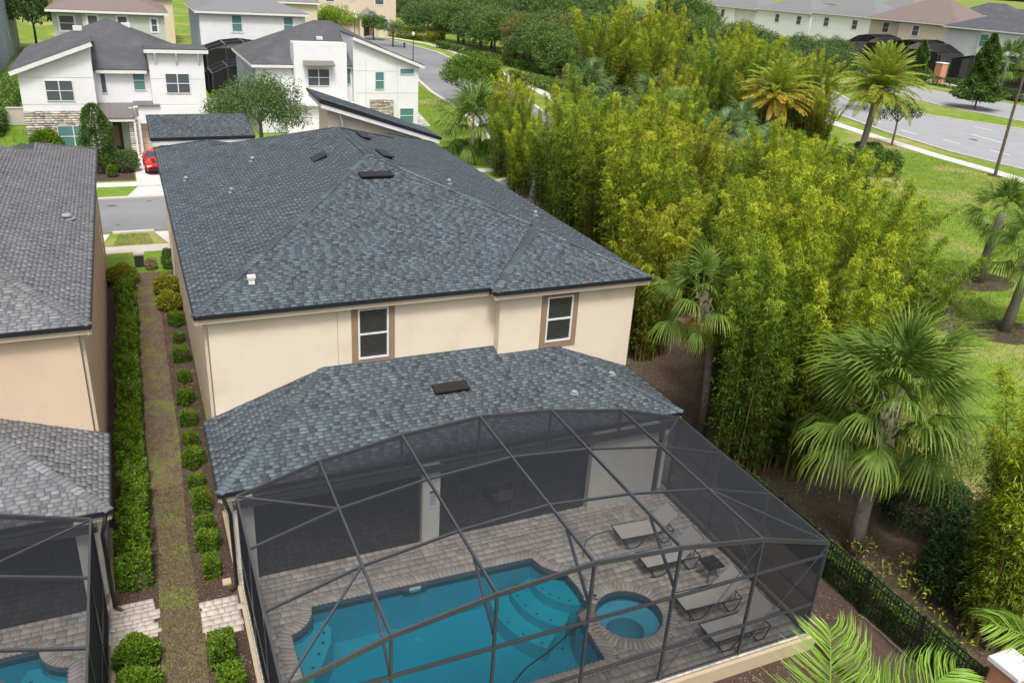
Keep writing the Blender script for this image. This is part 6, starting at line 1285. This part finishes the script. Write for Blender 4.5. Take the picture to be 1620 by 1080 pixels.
for i, (x, y) in enumerate(((.70, 20.25), (.73, 21.4), (.72, 22.35), (.72, 23.5), (.70, 24.75), (.72, 26.1), (.74, 27.5), (.78, 29.0), (.82, 30.7), (.88, 32.6), (.92, 34.6), (.96, 36.6), (1.0, 38.6))):
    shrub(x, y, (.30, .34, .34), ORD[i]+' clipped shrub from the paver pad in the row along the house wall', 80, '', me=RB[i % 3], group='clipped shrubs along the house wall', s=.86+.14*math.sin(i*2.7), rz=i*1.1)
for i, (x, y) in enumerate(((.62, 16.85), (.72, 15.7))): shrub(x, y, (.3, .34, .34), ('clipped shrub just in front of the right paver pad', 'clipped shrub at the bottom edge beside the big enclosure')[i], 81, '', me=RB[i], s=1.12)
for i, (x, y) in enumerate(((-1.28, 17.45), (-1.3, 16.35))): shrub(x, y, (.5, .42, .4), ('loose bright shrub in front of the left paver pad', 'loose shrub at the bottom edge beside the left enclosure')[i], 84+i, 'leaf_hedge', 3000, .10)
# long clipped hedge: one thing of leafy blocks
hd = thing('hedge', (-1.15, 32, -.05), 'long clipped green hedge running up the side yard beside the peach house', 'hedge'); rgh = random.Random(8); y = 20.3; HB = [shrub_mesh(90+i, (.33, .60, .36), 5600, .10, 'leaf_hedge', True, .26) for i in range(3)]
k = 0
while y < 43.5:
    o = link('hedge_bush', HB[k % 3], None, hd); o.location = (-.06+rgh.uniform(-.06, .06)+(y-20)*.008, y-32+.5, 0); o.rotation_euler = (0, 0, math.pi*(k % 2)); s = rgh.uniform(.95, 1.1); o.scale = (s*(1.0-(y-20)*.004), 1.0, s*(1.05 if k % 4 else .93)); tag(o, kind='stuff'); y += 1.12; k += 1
mb = MB((-1.15, 32, -.05)); mb.box(-1.32, -.98, 20.2, 44.2, -.05, .5); mb.build('inner_branches', M['leaf_dark'] if False else M['bark'], hd)
shrub(-1.2, 45.0, (.75, .8, .5), 'yellow-green variegated shrub at the far end of the long hedge', 95, 'leaf_yellow', 3600, .11); shrub(.85, 43.0, (.6, .8, .5), 'yellow-green variegated shrub by the far right corner of the side yard', 96, 'leaf_yellow', 3200, .11); shrub(.85, 40.8, (.55, .7, .45), 'variegated shrub at the far end of the clipped shrub row', 97, 'leaf_yellow', 3000, .11)
shrub(1.25, 46.7, (.45, .45, .6), 'dark round shrub beside the front corner of the cream house', 98, 'leaf_green', 2600, .09); shrub(.25, 46.7, (.3, .3, .35), 'small brownish shrub right of the utility box', 99, 'leaf_dead', 1000, .08)
shrub(-.6, 70.2, (1.05, .95, .85), 'round grey-green shrub in the mulch bed beside the red car', 100, 'leaf_oak', 5000, .13); shrub(-6.0, 74.6, (1.2, 1.0, 1.3), 'bright shrub at the left front corner of the white shed-roofed house', 101, 'leaf_hedge', 4000, .18)
shrub(-7.6, 73.6, (.8, .7, .8), 'dark shrub left of the bright corner shrub', 102, 'leaf_green', 2400, .16); shrub(-.1, 73.6, (.5, .5, .5), 'small pale flowering shrub beside the porch column', 103, 'leaf_oak', 1400, .12)
shrub(-1.5, 68.4, (.35, .35, .5), 'low green shrub at the foot of the columnar shrub', 104, 'leaf_hedge', 1400, .1)
for i, (x, y, a, b) in enumerate(((10.0, 88, .9, 1.3), (9.3, 97, 1.0, 1.2), (9.5, 92.5, .9, .8))): shrub(x, y, (a, a, b), ('green shrub in the gap between the two white houses', 'yellow-green shrub by the small dark enclosure', 'dark shrub in the gap beside the blue-grey wall')[i], 110+i, 'leaf_hedge' if i == 1 else 'leaf_green', 2400, .2)
for i, (x, y, r, lab) in enumerate(((60.5, 57.8, (2.2, 2.0, 1.5), 'dark green bush left of the foot of the tall date palm'), (65.0, 58.6, (2.3, 1.8, 1.3), 'dark green bush at the foot of the tall date palm'), (55.0, 53.0, (2.4, 2.0, 1.2), 'green bush at the lawn edge below the tall date palm'), (68.2, 63.0, (1.6, 1.6, 1.1), 'small dark bush right of the tall date palm trunk'))):
    shrub(x, y, r, lab, 114+i, 'leaf_green', 5000, .22)
# dark shrubs under the big palm, fence hedge
for i, (x, y, r, lab) in enumerate(((22.2, 12.6, (1.7, 1.4, 1.1), 'dark evergreen bush behind the big fan palm trunk'), (20.3, 12.2, (1.0, .9, 1.1), 'dark evergreen bush right of the big fan palm'), (22.6, 15.2, (1.5, 1.3, .9), 'dark evergreen bush under the fronds of the big fan palm'), (20.6, 10.9, (.9, .8, .9), 'dark bush left of the lower right bamboo'))):
    shrub(x, y, r, lab, 120+i, 'leaf_dark', 7000, .12)
fh = thing('hedge', (17.75, 13, -.1), 'dark green hedge right behind the black fence', 'hedge'); FH = shrub_mesh(130, (.32, .7, .42), 4200, .08, 'leaf_green', True, .1); FH.materials[0] = M['leaf_dark']; y = 9.3; k = 0
FH2 = shrub_mesh(131, (.32, .7, .42), 2000, .08, 'leaf_hedge', True, .1)
while y < 18.5:
    for me in (FH, FH2): o = link('hedge_bush', me, None, fh); o.location = (-.03, y-13+.5, 0); o.rotation_euler = (0, 0, math.pi*(k % 2)); tag(o, kind='stuff')
    y += 1.25; k += 1
def weed(x, y, h, lab, seed):
    rn = np.random.default_rng(seed); t = thing('sapling', (x, y, -.05), lab, 'plant', 'young yellow plants beyond the fence'); P, D = [], []
    for k in range(7):
        a = k*.9; c = np.array([.35*h*math.cos(a), .35*h*math.sin(a), h*(.7+.3*rn.random())]); mb = MB(); mb.tube([(0, 0, 0), tuple(c*[.5, .5, .55]), tuple(c)], [.015, .01, .006], 4); mb.build('stem', M['bark'], t); P.append(c+rn.normal(0, .08, (9, 3))); D.append(rn.normal(0, 1, (9, 3))+[0, 0, .4])
    P = np.concatenate(P); me = leaf_mesh('leaves', P, np.concatenate(D), .14, .05, .5+rn.normal(0, .2, len(P)), rn); me.materials.append(M['leaf_yellow']); tag(link('leaves', me, None, t), kind='stuff')
for i, (x, y, h, lab) in enumerate(((18.5, 13.2, .9, 'yellow sapling beyond the second fence panel'), (19.3, 12.8, 1.0, 'yellow sapling nearest the dark bush'), (18.6, 12.1, 1.1, 'yellow-green sapling against the top rail of the fence'), (18.3, 11.2, .9, 'yellow sapling beyond the fence toward the pillar'), (19.0, 14.3, .7, 'small sapling at the foot of the big palm'), (18.4, 10.3, .7, 'low yellow plant close to the pillar'))): weed(x, y, h, lab, 140+i)
# hedges at the road and far side
for x, y, r, rz, lab, m in ((60.3, 192, (2.0, 9, .9), .5, 'brown-green hedge behind the curved sidewalk', 'leaf_yellow'), (62.6, 150, (.8, 22, .6), .08, 'long low hedge behind the sidewalk', 'leaf_green'), (-10.9, 107, (.8, 22, .9), 0, 'clipped hedge beside the pale blue grey house', 'leaf_green'), (-2.5, 142, (8, 1.2, .9), 0, 'dark hedge across the far left street', 'leaf_dark'),
                       (144.5, 124, (1.0, 24, .7), -.14, 'hedge in front of the enclosures across the boulevard', 'leaf_dark'), (57.5, 109, (1.0, 14, .7), .18, 'low dark hedge at the near end of the curved sidewalk', 'leaf_green')):
    t = thing('hedge', (x, y, 0), lab, 'hedge', None, rz); me = shrub_mesh(int(x*7) % 97+3, r, 9000, .3, m, True, .1); me.materials[0] = M[m]; o = link('foliage', me, None, t); tag(o, kind='stuff')
tree(-11.2, 150, 10, (4.5, 4.5, 4.2), 'silvery green tree at the top left behind the far street', 150, 'leaf_oak', 50, 130, .45); tree(-3.4, 146, 9.5, (4.4, 4.2, 4.0), 'bright green tree left of the sage house', 151, 'leaf_lime', 50, 130, .42); tree(-7.6, 156, 11, (4.5, 4.2, 4.5), 'green tree behind the silvery tree at the top left', 152, 'leaf_hedge', 50, 130, .42)
for i, (x, y, s) in enumerate(((118, 158, 5.5), (143, 106, 6.0), (76, 112, 5.0))): sabal(x, y, [(0, 0, 0), (0, 0, s*.5), (0, 0, s)], .25, ('distant fan palm before the far white house', 'fan palm at the right edge before the dark enclosure', 'round green palm right of the bamboo mound')[i], 160+i, 26, 1.6, dead=0, yellow=0)
t = thing('flower_stalk', (55.0, 59.5, 0), 'pink flower head on a tall stalk below the orange-skirted palm', 'flower'); mb = MB(); mb.tube([(0, 0, 0), (0, 0, 2.1)], .03, 5); mb.build('stalk', M['bark'], t); me = shrub_mesh(170, (.35, .35, .3), 300, .15, 'leaf_dead'); me.materials[0] = M['pink']; o = link('bloom', me, None, t); o.location = (0, 0, 2.0)
# --- ground cover as loose stuff
def scatter(name, poly, n, m, L, W, z, seed, up_=False, lab=None):
    rn = np.random.default_rng(seed); xs = [p[0] for p in poly]; ys = [p[1] for p in poly]; pts = []
    while len(pts) < n:
        q = rn.random((n, 2))*[max(xs)-min(xs), max(ys)-min(ys)]+[min(xs), min(ys)]; pts += [p for p in q if inside(poly, *p)]
    P = np.array([(p[0], p[1], z) for p in pts[:n]]); D = rn.normal(0, 1, (n, 3))*[1, 1, .15]+[0, 0, .08]
    if up_: D = rn.normal(0, .5, (n, 3))+[0, 0, .9]
    me = leaf_mesh(name, P, D, rn.uniform(.6, 1.4, n)*L, rn.uniform(.6, 1.4, n)*W, .45+rn.normal(0, .25, n), rn, 0.1, None if up_ else np.tile(np.array([[0, 0, 1.0]]), (n, 1))+rn.normal(0, .25, (n, 3))); me.materials.append(M[m]); tag(link(name, me), kind='stuff')
scatter('mulch_chips', [(-1.98, 15), (1.3, 15), (1.36, 46), (-1.98, 46)], 16000, 'litterleaf', .07, .022, -.04, 1)
scatter('mulch_chips', [(1.8, 8), (17, 8), (17, 12.1), (1.8, 12.1)], 12000, 'litterleaf', .07, .025, -.43, 2)
scatter('leaf_litter', [(17.5, 9), (24, 8), (27, 13), (30, 19), (26, 30), (24, 34), (17.6, 34)], 22000, 'litterleaf', .10, .03, -.03, 3)
scatter('grass_tufts', [(-.78, 12), (.12, 12), (.28, 18), (.2, 25), (-.66, 25)], 9000, 'grassblade', .07, .013, -.04, 4, True); scatter('grass_tufts', wp, 5000, 'grassblade', .06, .012, -.04, 8, True); scatter('leaf_litter', wp, 9000, 'litterleaf', .06, .02, -.038, 9)
scatter('mulch_chips', [(15.4, 12.4), (17.2, 12.4), (17.2, 40), (15.7, 40)], 6000, 'litterleaf', .07, .025, -.03, 5)
scatter('leaf_litter', [(22, 8), (25, 8), (28, 15), (30, 20), (34, 26), (37, 31), (33, 30), (28, 24), (24, 15)], 7000, 'litterleaf', .12, .04, -.03, 11); scatter('grass_tufts', [(21, 2), (24.5, 8), (26, 14), (29, 19), (33, 25), (30, 25), (26, 20), (23.5, 14), (21.5, 8)], 12000, 'grassblade', .14, .025, -.04, 12, True)
scatter('leaf_litter', [(38, 27), (40, 27), (46, 36), (45, 40), (41, 38), (38, 31)], 4000, 'litterleaf', .18, .06, -.03, 6)
scatter('grass_tufts', [(37, 26), (42, 26), (48, 37), (45, 41), (40, 39), (37, 31)], 9000, 'grassblade', .16, .03, -.04, 7, True)
scatter('grass_tufts', [(25, 12), (60, 30), (77.5, 50), (78.5, 62), (82, 76), (70, 66), (58, 57), (46, 43), (38, 31), (30, 22)], 60000, 'lawnblade', .11, .035, -.04, 13, True); scatter('grass_tufts', [(26.8, 67), (33, 82), (36.5, 100), (38.5, 122), (30, 122), (28, 92), (27.4, 84)], 12000, 'lawnblade', .14, .04, -.04, 14, True)
scatter('grass_tufts', [(-20, 67), (-8, 67), (-8, 88), (-20, 88)], 10000, 'lawnblade', .14, .04, -.04, 15, True); scatter('grass_tufts', [(-1.6, 51.3), (0.6, 51.3), (.3, 53.5), (-1.3, 53.5)], 1800, 'lawnblade', .08, .02, -.04, 16, True)
